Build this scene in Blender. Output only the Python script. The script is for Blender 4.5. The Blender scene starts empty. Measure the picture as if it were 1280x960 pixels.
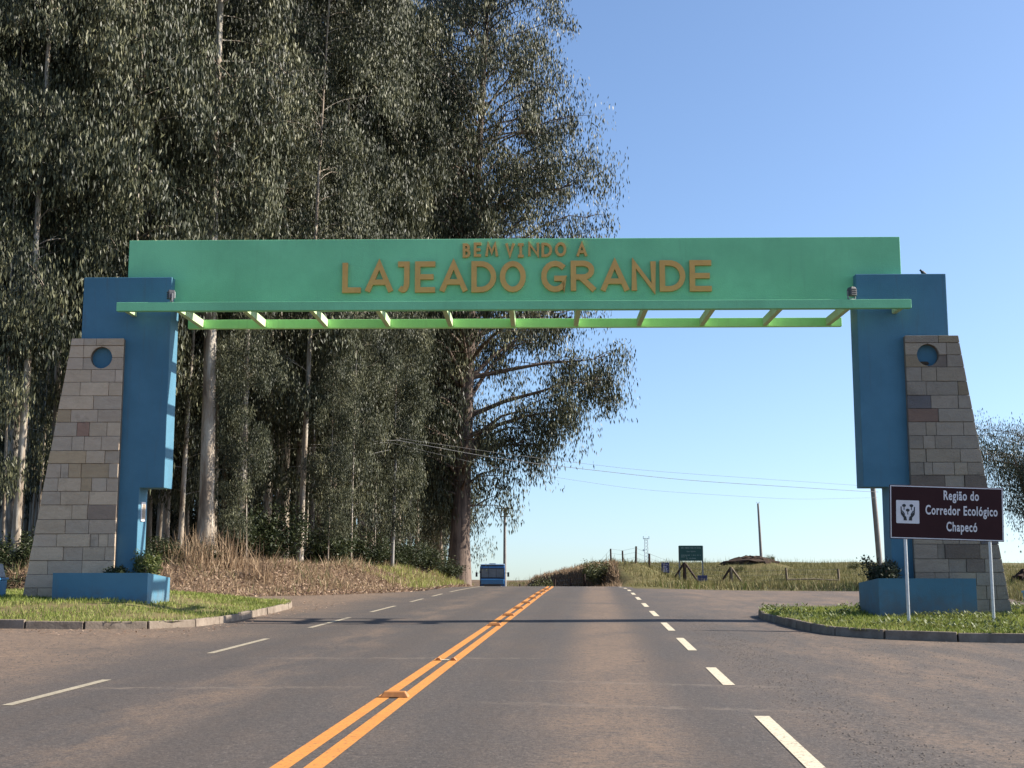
import bpy, bmesh, math, random
import numpy as np
from mathutils import Vector, Matrix

S = bpy.context.scene
COL = S.collection
rng = np.random.default_rng(7)
random.seed(7)
R = math.radians

# ------------------------------------------------------------------ camera
F_PX = 1550.0
PITCH = math.atan(214 / F_PX)
YAW = math.atan(101 / math.hypot(F_PX, 214))
CAM = np.array([2.04, 0.0, 1.41])
cam = bpy.data.cameras.new('camera'); cam_o = bpy.data.objects.new('camera', cam); COL.objects.link(cam_o)
cam.sensor_width = 36; cam.lens = F_PX / 1280 * 36; cam.clip_start = .1; cam.clip_end = 12000
cam_o.location = CAM; cam_o.rotation_euler = (math.pi / 2 + PITCH, 0, YAW)
S.camera = cam_o
_F = np.array([-math.sin(YAW) * math.cos(PITCH), math.cos(YAW) * math.cos(PITCH), math.sin(PITCH)])
_R = np.array([math.cos(YAW), math.sin(YAW), 0]); _U = np.cross(_R, _F)
def at(x, y, D):
    """a point of the place, from a bearing in the photograph and its distance in metres"""
    return CAM + (_F + _R * (x - 640) / F_PX + _U * (480 - y) / F_PX) * D

# ------------------------------------------------------------------ sky, sun, exposure
SUN_EL, SUN_AZ = R(33.5), R(10.5)          # azimuth from +X towards +Y
sd = Vector((math.cos(SUN_EL) * math.cos(SUN_AZ), math.cos(SUN_EL) * math.sin(SUN_AZ), math.sin(SUN_EL)))
W = bpy.data.worlds.new('World'); S.world = W; W.use_nodes = True
nt = W.node_tree; nt.nodes.clear()
sky = nt.nodes.new('ShaderNodeTexSky'); sky.sky_type = 'NISHITA'; sky.sun_disc = False
sky.sun_elevation = SUN_EL; sky.sun_rotation = math.pi / 2 - SUN_AZ
sky.altitude = 600; sky.air_density = 1.0; sky.dust_density = 1.7; sky.ozone_density = 4.0
bg = nt.nodes.new('ShaderNodeBackground'); bg.inputs['Strength'].default_value = 0.10
wo = nt.nodes.new('ShaderNodeOutputWorld')
# the road climbs to a crest, so the true horizon lies a little lower than the road's own plane
geo = nt.nodes.new('ShaderNodeTexCoord'); sepv = nt.nodes.new('ShaderNodeSeparateXYZ'); addz = nt.nodes.new('ShaderNodeMath'); maxz = nt.nodes.new('ShaderNodeMath'); cmbv = nt.nodes.new('ShaderNodeCombineXYZ')
addz.operation = 'ADD'; addz.inputs[1].default_value = .05; maxz.operation = 'MAXIMUM'; maxz.inputs[1].default_value = .006
nt.links.new(geo.outputs['Generated'], sepv.inputs[0]); nt.links.new(sepv.outputs[2], addz.inputs[0]); nt.links.new(addz.outputs[0], maxz.inputs[0])
nt.links.new(sepv.outputs[0], cmbv.inputs[0]); nt.links.new(sepv.outputs[1], cmbv.inputs[1]); nt.links.new(maxz.outputs[0], cmbv.inputs[2]); nt.links.new(cmbv.outputs[0], sky.inputs[0])
nt.links.new(sky.outputs[0], bg.inputs[0]); nt.links.new(bg.outputs[0], wo.inputs[0])
sl = bpy.data.lights.new('sun', 'SUN'); sl.energy = 5.0; sl.angle = R(.5); sl.color = (1, .93, .82)
so = bpy.data.objects.new('sun', sl); COL.objects.link(so); so.rotation_euler = (-sd).to_track_quat('-Z', 'Y').to_euler()
so.location = (40, 10, 40)
S.view_settings.view_transform = 'Standard'; S.view_settings.look = 'None'
S.view_settings.exposure = 1.15; S.view_settings.gamma = 1
S.render.engine = 'CYCLES'
S.cycles.max_bounces = 6; S.cycles.diffuse_bounces = 4; S.cycles.glossy_bounces = 2; S.cycles.transmission_bounces = 4
S.cycles.use_denoising = True

# ------------------------------------------------------------------ helpers
def tag(o, label=None, cat=None, group=None, kind=None):
    if label: o['label'] = label
    if cat: o['category'] = cat
    if group: o['group'] = group
    if kind: o['kind'] = kind
    return o
def empty(name, loc, rz=0, label=None, cat=None, group=None):
    o = bpy.data.objects.new(name, None); COL.objects.link(o); o.location = loc; o.rotation_euler = (0, 0, rz)
    o.empty_display_size = .2
    return tag(o, label, cat, group)
def link(name, me, parent=None):
    o = bpy.data.objects.new(name, me); COL.objects.link(o)
    if parent is not None: o.parent = parent
    return o
def copy_tree(o, parent=None):
    c = o.copy(); COL.objects.link(c)
    if parent is not None: c.parent = parent
    for ch in list(o.children): copy_tree(ch, c)
    return c

class MB:
    def __init__(s): s.v = []; s.f = []; s.sm = []
    def add(s, vs, fs, smooth=False):
        b = len(s.v); s.v += [tuple(float(q) for q in p) for p in vs]
        for f in fs: s.f.append(tuple(i + b for i in f)); s.sm.append(smooth)
        return s
    def box(s, x0, x1, y0, y1, z0, z1):
        return s.add([(x0,y0,z0),(x1,y0,z0),(x1,y1,z0),(x0,y1,z0),(x0,y0,z1),(x1,y0,z1),(x1,y1,z1),(x0,y1,z1)],
                     [(0,3,2,1),(4,5,6,7),(0,1,5,4),(1,2,6,5),(2,3,7,6),(3,0,4,7)])
    def prism(s, poly, y0, y1):
        """polygon in x,z pushed along y"""
        n = len(poly); a = sum(poly[i][0]*poly[(i+1)%n][1]-poly[(i+1)%n][0]*poly[i][1] for i in range(n))
        if a < 0: poly = poly[::-1]
        vs = [(x,y0,z) for x,z in poly] + [(x,y1,z) for x,z in poly]
        fs = [tuple(range(n)), tuple(range(2*n-1,n-1,-1))] + [(i, i+n, (i+1)%n+n, (i+1)%n) for i in range(n)]
        return s.add(vs, fs)
    def tube(s, pts, rad, n=8, cap=True, smooth=True):
        pts = [Vector(p) for p in pts]; m = len(pts)
        if not hasattr(rad, '__len__'): rad = [rad]*m
        vs = []; 
        t0 = (pts[1]-pts[0]).normalized(); up = Vector((0,0,1)) if abs(t0.z) < .9 else Vector((1,0,0))
        a = t0.cross(up).normalized()
        for i,p in enumerate(pts):
            t = (pts[min(i+1,m-1)]-pts[max(i-1,0)]).normalized()
            a = (a - t*a.dot(t)).normalized(); b = t.cross(a)
            for k in range(n):
                w = 2*math.pi*k/n; vs.append(p + (a*math.cos(w)+b*math.sin(w))*rad[i])
        fs = [(i*n+k, i*n+(k+1)%n, (i+1)*n+(k+1)%n, (i+1)*n+k) for i in range(m-1) for k in range(n)]
        s.add(vs, fs, smooth)
        if cap: s.add(vs[:n], [tuple(range(n-1,-1,-1))]); s.add(vs[-n:], [tuple(range(n))])
        return s
    def ball(s, c, r, n=10, m=7, smooth=True):
        r = r if hasattr(r,'__len__') else (r,r,r); vs=[(c[0],c[1],c[2]-r[2])]
        for j in range(1,m):
            th = math.pi*j/m - math.pi/2
            for k in range(n):
                w=2*math.pi*k/n; vs.append((c[0]+r[0]*math.cos(th)*math.cos(w), c[1]+r[1]*math.cos(th)*math.sin(w), c[2]+r[2]*math.sin(th)))
        vs.append((c[0],c[1],c[2]+r[2])); L=len(vs)-1; fs=[]
        for k in range(n): fs.append((0,1+(k+1)%n,1+k)); fs.append((L,L-n+k,L-n+(k+1)%n))
        for j in range(m-2):
            for k in range(n): fs.append((1+j*n+k,1+j*n+(k+1)%n,1+(j+1)*n+(k+1)%n,1+(j+1)*n+k))
        return s.add(vs,fs,smooth)
    def stroke(s, pts, w, y0, y1, closed=False, sq=True):
        """flat letter stroke of width w along pts (x,z), pushed from y0 to y1"""
        P = [np.array(p, float) for p in pts]; m = len(P); A=[]; B=[]
        if not closed and sq:
            d=P[0]-P[1]; P[0]=P[0]+d/np.linalg.norm(d)*w*.5*.6; d=P[-1]-P[-2]; P[-1]=P[-1]+d/np.linalg.norm(d)*w*.5*.6
        for i in range(m):
            if closed: p0,p1,p2=P[i-1],P[i],P[(i+1)%m]
            else: p0,p1,p2=P[max(i-1,0)],P[i],P[min(i+1,m-1)]
            t1=p1-p0 if (closed or i>0) else p2-p1; t2=p2-p1 if (closed or i<m-1) else p1-p0
            t1=t1/np.linalg.norm(t1); t2=t2/np.linalg.norm(t2); n1=np.array([-t1[1],t1[0]]); n2=np.array([-t2[1],t2[0]])
            n=n1+n2; n=n/np.linalg.norm(n); k=min(1/max(.4,n@n1),2.2); A.append(p1+n*k*w/2); B.append(p1-n*k*w/2)
        vs=[(a[0],y0,a[1]) for a in A]+[(b[0],y0,b[1]) for b in B]+[(a[0],y1,a[1]) for a in A]+[(b[0],y1,b[1]) for b in B]
        fs=[]; rr=range(m) if closed else range(m-1)
        for i in rr:
            j=(i+1)%m
            fs += [(i,m+i,m+j,j),(2*m+j,3*m+j,3*m+i,2*m+i),(i,j,2*m+j,2*m+i),(m+j,m+i,3*m+i,3*m+j)]
        if not closed: fs += [(0,2*m,3*m,m),(m-1,2*m-1,4*m-1,3*m-1)]
        return s.add(vs,fs)
    def mesh(s, name, mat):
        me = bpy.data.meshes.new(name); me.from_pydata(s.v, [], s.f); me.materials.append(mat)
        me.polygons.foreach_set('use_smooth', s.sm); me.update(); return me
    def build(s, name, mat, parent=None, bevel=0):
        me = s.mesh(name, mat); o = link(name, me, parent)
        bm = bmesh.new(); bm.from_mesh(me); bmesh.ops.recalc_face_normals(bm, faces=bm.faces); bm.to_mesh(me); bm.free()
        if bevel:
            b = o.modifiers.new('bevel','BEVEL'); b.width = bevel; b.segments = 2; b.limit_method='ANGLE'; b.angle_limit=R(40)
        return o

def np_mesh(name, V, Q, mat, tint=None, smooth=False):
    V = np.asarray(V, np.float32); Q = np.asarray(Q, np.int32)
    me = bpy.data.meshes.new(name); k = Q.shape[1]
    me.vertices.add(len(V)); me.vertices.foreach_set('co', V.ravel())
    me.loops.add(Q.size); me.loops.foreach_set('vertex_index', Q.ravel())
    me.polygons.add(len(Q)); me.polygons.foreach_set('loop_start', np.arange(len(Q), dtype=np.int32)*k)
    if smooth: me.polygons.foreach_set('use_smooth', np.ones(len(Q), bool))
    mats = mat if isinstance(mat,(list,tuple)) else [mat]
    for m in mats: me.materials.append(m)
    me.update(calc_edges=True)
    if tint is not None:
        a = me.attributes.new('tint','FLOAT','FACE'); a.data.foreach_set('value', np.asarray(tint,np.float32))
    return me

# ------------------------------------------------------------------ materials
def new_mat(name):
    m = bpy.data.materials.new(name); m.use_nodes = True; t = m.node_tree
    return m, t, t.nodes['Principled BSDF']
def nd(t, typ, **kw):
    n = t.nodes.new(typ)
    for k,v in kw.items(): setattr(n,k,v)
    return n
def noise(t, vec, scale, detail=4, rough=.55, dist=0):
    n = nd(t,'ShaderNodeTexNoise'); n.inputs['Scale'].default_value=scale; n.inputs['Detail'].default_value=detail
    n.inputs['Roughness'].default_value=rough; n.inputs['Distortion'].default_value=dist
    if vec is not None: t.links.new(vec, n.inputs['Vector'])
    return n.outputs['Fac']
def ramp(t, fac, stops, interp='LINEAR'):
    r = nd(t,'ShaderNodeValToRGB'); r.color_ramp.interpolation=interp; e=r.color_ramp.elements
    while len(e)<len(stops): e.new(.5)
    for q,(p,c) in zip(e,stops): q.position=p; q.color=(*c,1) if len(c)==3 else c
    t.links.new(fac,r.inputs['Fac']); return r.outputs['Color']
def math_n(t, op, a, b=None, c=None, clamp=False):
    n = nd(t,'ShaderNodeMath',operation=op,use_clamp=clamp)
    for i,q in enumerate((a,b,c)):
        if q is None: continue
        if isinstance(q,(int,float)): n.inputs[i].default_value=q
        else: t.links.new(q,n.inputs[i])
    return n.outputs[0]
def mixc(t, fac, a, b, blend='MIX'):
    n = nd(t,'ShaderNodeMix',data_type='RGBA',blend_type=blend)
    for i,q in ((0,fac),(6,a),(7,b)):
        if isinstance(q,(int,float)): n.inputs[i].default_value=q
        elif isinstance(q,tuple): n.inputs[i].default_value=(*q,1)
        else: t.links.new(q,n.inputs[i])
    return n.outputs[2]
def vscale(t, vec, s):
    n = nd(t,'ShaderNodeVectorMath',operation='MULTIPLY'); t.links.new(vec,n.inputs[0]); n.inputs[1].default_value=s; return n.outputs[0]
def bump(t, b, h, strength, dist=.02):
    n = nd(t,'ShaderNodeBump'); n.inputs['Strength'].default_value=strength; n.inputs['Distance'].default_value=dist
    t.links.new(h,n.inputs['Height']); t.links.new(n.outputs[0],b.inputs['Normal'])
def world_pos(t): return nd(t,'ShaderNodeNewGeometry').outputs['Position']
def obj_pos(t): return nd(t,'ShaderNodeTexCoord').outputs['Object']
def smooth(t, x, a, b):
    n = nd(t,'ShaderNodeMapRange',interpolation_type='SMOOTHSTEP'); t.links.new(x,n.inputs[0])
    n.inputs[1].default_value=a; n.inputs[2].default_value=b; n.inputs[3].default_value=0; n.inputs[4].default_value=1
    return n.outputs[0]

def plain(name, c1, c2=None, scale=3, rough=.6, spec=.5, bmp=0, bscale=60, metal=0, streak=None):
    m,t,b = new_mat(name); v = obj_pos(t); c2 = c2 or tuple(x*.8 for x in c1)
    if streak: v = vscale(t, v, streak)
    col = ramp(t, noise(t,v,scale,6,.62), [(.3,c1),(.72,c2)])
    t.links.new(col,b.inputs['Base Color']); b.inputs['Roughness'].default_value=rough
    b.inputs['Specular IOR Level'].default_value=spec; b.inputs['Metallic'].default_value=metal
    if bmp: bump(t,b,noise(t,obj_pos(t),bscale,4),bmp)
    return m
def painted_wall(name, c, dirt=(.10,.09,.08), amt=.35, blots=.22):
    """masonry paint, roller grain, faint vertical rain streaks and fading"""
    m,t,b = new_mat(name); v = obj_pos(t)
    fade = noise(t,v,.55,5,.6); streak = noise(t,vscale(t,v,(5,5,.35)),1.6,5,.65)
    base = mixc(t, smooth(t,fade,.3,.7), tuple(x*.88 for x in c), tuple(min(1,x*1.1+.008) for x in c))
    col = mixc(t, math_n(t,'MULTIPLY',smooth(t,streak,.52,.8),amt), base, dirt)
    sz = nd(t,'ShaderNodeSeparateXYZ'); t.links.new(v,sz.inputs[0])
    low = math_n(t,'SUBTRACT',1,smooth(t,math_n(t,'ADD',sz.outputs[2],math_n(t,'MULTIPLY',math_n(t,'SUBTRACT',noise(t,v,4,6,.7),.5),1.1)),.15,.75))
    col = mixc(t, math_n(t,'MULTIPLY',low,.45), col, (.12,.085,.062))
    blot = smooth(t,noise(t,v,1.4,9,.75),.52,.70); col = mixc(t, math_n(t,'MULTIPLY',blot,blots), col, tuple(x*.6+.015 for x in c))
    t.links.new(col,b.inputs['Base Color']); b.inputs['Roughness'].default_value=.68; b.inputs['Specular IOR Level'].default_value=.3
    bump(t,b,math_n(t,'ADD',noise(t,v,45,4),math_n(t,'MULTIPLY',noise(t,v,3,3),.8)),.4,.012)
    return m
def leafmat(name, cols, rough=.42, trans=.22, spec=.5):
    m,t,b = new_mat(name); a = nd(t,'ShaderNodeAttribute',attribute_name='tint')
    col = ramp(t,a.outputs['Fac'],[(i/(len(cols)-1),c) for i,c in enumerate(cols)])
    t.links.new(col,b.inputs['Base Color']); b.inputs['Roughness'].default_value=rough; b.inputs['Specular IOR Level'].default_value=spec
    if trans:
        tr = nd(t,'ShaderNodeBsdfTranslucent'); t.links.new(col,tr.inputs['Color'])
        mx = nd(t,'ShaderNodeMixShader'); mx.inputs[0].default_value=trans
        t.links.new(b.outputs[0],mx.inputs[1]); t.links.new(tr.outputs[0],mx.inputs[2])
        t.links.new(mx.outputs[0],t.nodes['Material Output'].inputs['Surface'])
    return m

M = {}
M['blue'] = painted_wall('blue_wall_paint',(.066,.178,.255))
M['green'] = painted_wall('green_wall_paint',(.215,.58,.305),amt=.10,blots=.10)
M['lime'] = painted_wall('lime_beam_paint',(.48,.88,.38),amt=.12)  # lime paint, its colour brightened to stand in for light on the beam
M['cream'] = painted_wall('pale_green_rafter_paint',(.46,.60,.33),amt=.2)
M['letter'] = plain('ochre_letter_paint',(.70,.375,.10),(.60,.31,.08),4,.55)
M['mortar'] = plain('grey_mortar',(.19,.16,.13),(.135,.115,.095),6,.9,.2,.3)
M['concrete'] = plain('old_concrete',(.30,.27,.23),(.17,.15,.13),5,.85,.3,.4,40)
M['kerb'] = plain('kerb_concrete',(.26,.21,.165),(.12,.092,.07),3.2,.9,.2,.5,25)
M['steel'] = plain('galvanised_steel',(.55,.56,.57),(.42,.43,.44),12,.38,.5,0,60,.7)
M['dark'] = plain('dark_plastic',(.025,.025,.028),(.04,.04,.042),8,.5)
M['greymetal'] = plain('grey_painted_metal',(.25,.25,.26),(.18,.18,.185),8,.45)
M['lampgrey'] = plain('dark_grey_lamp_metal',(.07,.07,.075),(.05,.05,.054),8,.5)
M['glass'] = plain('dark_glass',(.10,.125,.15),(.16,.19,.22),2,.08,.8)  # sky seen through the bus panes is painted in as grey-blue
M['lampglass'] = plain('pale_lamp_glass',(.75,.78,.76),(.65,.68,.66),6,.15,.7)
M['brownsign'] = plain('brown_sign_sheet',(.042,.013,.014),(.034,.010,.011),2.5,.5,.15)
M['white'] = plain('white_reflective_sheet',(.74,.70,.70),(.64,.60,.60),7,.5)
M['black'] = plain('black_print',(.012,.012,.013),(.02,.02,.02),6,.5)
M['greensign'] = plain('green_sign_sheet',(.012,.075,.07),(.010,.06,.055),3,.45)
M['signtext'] = plain('faded_sign_print',(.42,.50,.49),(.32,.40,.39),9,.5)
M['bluesign'] = plain('blue_sign_sheet',(.03,.035,.14),(.025,.03,.10),3,.45)
M['bluetext'] = plain('pale_blue_sign_print',(.42,.42,.62),(.34,.34,.5),9,.5)
M['wood'] = plain('weathered_fence_wood',(.24,.19,.14),(.11,.085,.06),3,.85,.2,.4,30,0,(6,6,.6))
M['darkwood'] = plain('dark_fence_wood',(.075,.05,.042),(.04,.028,.024),3,.85,.2,.4,30,0,(6,6,.6))
M['wire'] = plain('wire_metal',(.09,.09,.095),(.12,.12,.125),4,.5)
M['palewire'] = plain('bare_wire_metal',(.5,.48,.45),(.4,.38,.36),4,.4)
M['polegrey'] = plain('concrete_pole',(.30,.28,.26),(.22,.205,.19),2.5,.85,.2,.2,30)
M['tower'] = plain('pale_tower_paint',(.62,.66,.70),(.56,.60,.64),1,.6)  # distance haze is mixed into the mast's pale colour
M['busblue'] = plain('blue_vehicle_paint',(.012,.045,.13),(.010,.038,.11),1.5,.25,.6)
M['buslight'] = plain('light_blue_vehicle_paint',(.035,.18,.40),(.03,.15,.34),1.5,.3,.6)
M['busroof'] = plain('pale_roof_paint',(.22,.30,.40),(.18,.25,.34),2,.35)
M['tyre'] = plain('tyre_rubber',(.022,.022,.022),(.03,.03,.03),8,.85)
M['plaque'] = plain('bronze_plaque',(.30,.22,.15),(.2,.15,.1),18,.5)
M['emblem'] = plain('emblem_stone',(.26,.22,.18),(.19,.155,.13),10,.7)
M['soil'] = plain('planter_soil',(.07,.05,.035),(.04,.028,.02),8,.95,.1,.6,20)
M['earth'] = plain('dark_brown_earth',(.075,.05,.036),(.035,.025,.021),1.6,.95,.1,.8,6)
M['feather'] = plain('black_feathers',(.012,.012,.014),(.02,.02,.02),10,.6)
M['binblue'] = plain('blue_bin_paint',(.05,.22,.40),(.04,.17,.32),5,.45)
M['twig'] = plain('dry_twigs',(.10,.07,.045),(.05,.035,.022),8,.9)
M['stoneR'] = []
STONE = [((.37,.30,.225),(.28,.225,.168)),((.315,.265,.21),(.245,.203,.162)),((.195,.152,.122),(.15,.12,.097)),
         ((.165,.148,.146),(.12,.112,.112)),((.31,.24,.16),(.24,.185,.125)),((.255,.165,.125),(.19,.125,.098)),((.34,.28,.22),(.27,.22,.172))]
def stonemat(i,c):
    m,t,b = new_mat('sandstone'); v = obj_pos(t); r = nd(t,'ShaderNodeObjectInfo').outputs['Random']
    off = nd(t,'ShaderNodeVectorMath',operation='ADD'); t.links.new(v,off.inputs[0])
    cmb = nd(t,'ShaderNodeCombineXYZ'); t.links.new(math_n(t,'MULTIPLY',r,40),cmb.inputs[0]); t.links.new(math_n(t,'MULTIPLY',r,17),cmb.inputs[2]); t.links.new(cmb.outputs[0],off.inputs[1])
    base = ramp(t,noise(t,vscale(t,off.outputs[0],(1,1,2.2)),3.2,8,.68,.4),[(.28,c[0]),(.75,c[1])])
    stain = noise(t,v,1.1,6,.7)
    col = mixc(t,math_n(t,'MULTIPLY',smooth(t,stain,.55,.78),.55),base,(.085,.075,.06))
    hs = nd(t,'ShaderNodeHueSaturation'); t.links.new(col,hs.inputs['Color']); t.links.new(math_n(t,'ADD',.89,math_n(t,'MULTIPLY',r,.22)),hs.inputs['Value'])
    t.links.new(hs.outputs[0],b.inputs['Base Color']); b.inputs['Roughness'].default_value=.85; b.inputs['Specular IOR Level'].default_value=.2
    bump(t,b,math_n(t,'ADD',noise(t,v,26,6,.7),math_n(t,'MULTIPLY',noise(t,off.outputs[0],5,5,.7),1.5)),.9,.02); return m
M['stones'] = [stonemat(i,c) for i,c in enumerate(STONE)]
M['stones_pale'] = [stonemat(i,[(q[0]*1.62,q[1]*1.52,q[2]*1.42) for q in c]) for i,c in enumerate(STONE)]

def bark_mat(name, pale, mid, dark):
    m,t,b = new_mat(name); v = obj_pos(t)
    a = noise(t,vscale(t,v,(3,3,.35)),1.3,6,.65,.6); s = noise(t,vscale(t,v,(9,9,.8)),1.5,5,.7)
    col = ramp(t,a,[(.32,dark),(.47,mid),(.6,pale)])
    col = mixc(t,math_n(t,'MULTIPLY',smooth(t,s,.55,.72),.6),col,dark)
    t.links.new(col,b.inputs['Base Color']); b.inputs['Roughness'].default_value=.8; b.inputs['Specular IOR Level'].default_value=.2
    bump(t,b,s,.5,.04); return m
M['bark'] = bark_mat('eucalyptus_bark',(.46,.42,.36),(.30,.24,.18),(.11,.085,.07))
M['barkdark'] = bark_mat('shaded_bark',(.17,.13,.10),(.105,.08,.062),(.05,.04,.034))  # dark brown-grey bark, the default for grove trees
M['barkrough'] = bark_mat('rough_bark',(.19,.14,.11),(.11,.08,.065),(.05,.038,.033))
M['leaf'] = leafmat('eucalyptus_leaf',[(.014,.018,.009),(.040,.046,.023),(.105,.107,.055),(.22,.21,.115)],.5,.10,.28)  # random leaf tones, widened to paint in sunlit flecks and dark shade
M['leafdark'] = leafmat('shrub_leaf',[(.016,.024,.010),(.034,.046,.018),(.07,.08,.032)],.55,.2,.25)
M['leafyel'] = leafmat('planter_leaf',[(.05,.07,.018),(.10,.125,.03),(.17,.18,.055)],.45,.25)
M['leafbank'] = leafmat('bank_bush_leaf',[(.05,.06,.02),(.09,.10,.035),(.15,.145,.06)],.5,.2,.25)
M['leafsmall'] = leafmat('small_leaf',[(.022,.030,.016),(.04,.05,.026),(.065,.075,.04)],.5,.2)
M['dry'] = leafmat('dry_grass',[(.12,.078,.048),(.29,.20,.125),(.46,.335,.215),(.11,.12,.045)],.7,.25,.2)
M['lawn'] = leafmat('lawn_grass',[(.105,.14,.022),(.19,.235,.048),(.28,.30,.075),(.38,.32,.15)],.6,.3,.25)
M['field'] = leafmat('field_grass',[(.09,.095,.033),(.155,.145,.055),(.22,.18,.085),(.09,.12,.03)],.7,.25,.2)
M['pebble'] = plain('pebbles',(.12,.10,.085),(.05,.04,.035),30,.9)
M['litterleaf'] = leafmat('leaf_litter',[(.14,.085,.06),(.30,.20,.14),(.45,.33,.235)],.8,.15,.2)

def asphalt():
    m,t,b = new_mat('worn_asphalt'); P = world_pos(t)
    sx = nd(t,'ShaderNodeSeparateXYZ'); t.links.new(P,sx.inputs[0]); X,Y = sx.outputs[0],sx.outputs[1]
    agg = math_n(t,'ADD',math_n(t,'MULTIPLY',noise(t,P,46,3,.8),.6),math_n(t,'MULTIPLY',noise(t,P,17,4,.75),.4)); mid = noise(t,P,7,6,.68); big = noise(t,vscale(t,P,(1,.3,1)),.95,9,.72); patch = noise(t,P,.33,8,.7,.5)
    base = ramp(t,agg,[(.36,(.024,.0205,.019)),(.47,(.060,.051,.046)),(.56,(.092,.078,.069)),(.66,(.17,.148,.13))])
    base = mixc(t,math_n(t,'MULTIPLY',smooth(t,mid,.45,.72),.45),base,(.036,.033,.032))
    # dust: everywhere a little, thick on the left apron and shoulder, in bands between the wheel tracks
    dust = math_n(t,'MULTIPLY',smooth(t,big,.38,.75),.36)
    lane = math_n(t,'ABSOLUTE',math_n(t,'SUBTRACT',X,2.25)); band = math_n(t,'SUBTRACT',1,smooth(t,lane,.15,.85))
    dust = math_n(t,'ADD',dust,math_n(t,'MULTIPLY',band,math_n(t,'MULTIPLY',smooth(t,patch,.25,.55),.75)))
    lane2 = math_n(t,'ABSOLUTE',math_n(t,'ADD',X,1.9)); band2 = math_n(t,'SUBTRACT',1,smooth(t,lane2,.1,.8))
    dust = math_n(t,'ADD',dust,math_n(t,'MULTIPLY',band2,math_n(t,'MULTIPLY',smooth(t,big,.4,.6),.35)))
    wob = math_n(t,'MULTIPLY',math_n(t,'SUBTRACT',patch,.5),5)
    left = math_n(t,'SUBTRACT',1,smooth(t,math_n(t,'ADD',X,wob),-6.6,-3.4))
    dust = math_n(t,'ADD',dust,math_n(t,'MULTIPLY',left,.85))
    right = smooth(t,math_n(t,'ADD',X,wob),3.2,6.5)
    dust = math_n(t,'ADD',dust,math_n(t,'MULTIPLY',right,math_n(t,'MULTIPLY',smooth(t,big,.3,.7),.55)))
    far = smooth(t,Y,26,50); dust = math_n(t,'ADD',dust,math_n(t,'MULTIPLY',math_n(t,'MULTIPLY',far,right),.25))
    dust = math_n(t,'MULTIPLY',dust,math_n(t,'ADD',math_n(t,'MULTIPLY',smooth(t,agg,.38,.62),.75),math_n(t,'MULTIPLY',smooth(t,mid,.35,.65),.45)),None,True)
    dust = math_n(t,'MINIMUM',dust,.92)
    col = mixc(t,dust,base,(.215,.145,.096))
    for xc in (.95,3.0,-1.0,-2.9):
        w_ = math_n(t,'SUBTRACT',1,smooth(t,math_n(t,'ABSOLUTE',math_n(t,'SUBTRACT',X,xc)),.12,.45)); col = mixc(t,math_n(t,'MULTIPLY',math_n(t,'MULTIPLY',w_,smooth(t,big,.3,.6)),.22),col,(.04,.034,.03))
    oil = smooth(t,noise(t,vscale(t,P,(1,.5,1)),1.7,6,.7),.66,.74); col = mixc(t,math_n(t,'MULTIPLY',oil,.5),col,(.03,.026,.024))
    # transverse tyre marks of mud left by turning vehicles
    tr = None
    for (y0,slope,x0,x1) in ((14.6,-.18,1.2,4.4),(12.4,-.16,1.0,4.2),(13.6,.10,-3.4,-.6),(17.4,.05,-2.6,1.4)):
        line = math_n(t,'ABSOLUTE',math_n(t,'SUBTRACT',math_n(t,'SUBTRACT',Y,y0),math_n(t,'MULTIPLY',X,slope)))
        g = math_n(t,'SUBTRACT',1,smooth(t,line,.05,.17))
        g = math_n(t,'MULTIPLY',g,math_n(t,'MULTIPLY',smooth(t,X,x0-.5,x0+.5),math_n(t,'SUBTRACT',1,smooth(t,X,x1-.8,x1+.8))))
        tr = g if tr is None else math_n(t,'MAXIMUM',tr,g)
    brk = smooth(t,noise(t,vscale(t,P,(1.6,5,1)),2.4,5,.75),.44,.62)
    col = mixc(t,math_n(t,'MULTIPLY',math_n(t,'MULTIPLY',tr,brk),.6),col,(.19,.15,.118))
    # loose black grit on the aprons
    grit = smooth(t,noise(t,vscale(t,P,(1,.55,1)),1.1,5,.6,.3),.55,.66); gg = smooth(t,noise(t,P,28,4,.8),.5,.62)
    side = math_n(t,'MAXIMUM',left,right)
    col = mixc(t,math_n(t,'MULTIPLY',math_n(t,'MULTIPLY',grit,gg),math_n(t,'MULTIPLY',side,.75)),col,(.022,.019,.018))
    # hairline cracks
    vo = nd(t,'ShaderNodeTexVoronoi',feature='DISTANCE_TO_EDGE'); vo.inputs['Scale'].default_value=.42
    wv = nd(t,'ShaderNodeVectorMath',operation='ADD'); t.links.new(P,wv.inputs[0]); nz = nd(t,'ShaderNodeTexNoise'); nz.inputs['Scale'].default_value=1.5; t.links.new(P,nz.inputs['Vector']); t.links.new(nz.outputs['Color'],wv.inputs[1]); t.links.new(wv.outputs[0],vo.inputs['Vector'])
    cr = math_n(t,'SUBTRACT',1,smooth(t,vo.outputs['Distance'],.0,.012))
    col = mixc(t,math_n(t,'MULTIPLY',cr,math_n(t,'MULTIPLY',smooth(t,patch,.5,.65),.6)),col,(.028,.026,.026))
    t.links.new(col,b.inputs['Base Color']); b.inputs['Roughness'].default_value=.83; b.inputs['Specular IOR Level'].default_value=.28
    bump(t,b,math_n(t,'ADD',agg,math_n(t,'MULTIPLY',mid,.5)),.55,.012)
    return m
M['asphalt'] = asphalt()
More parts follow.
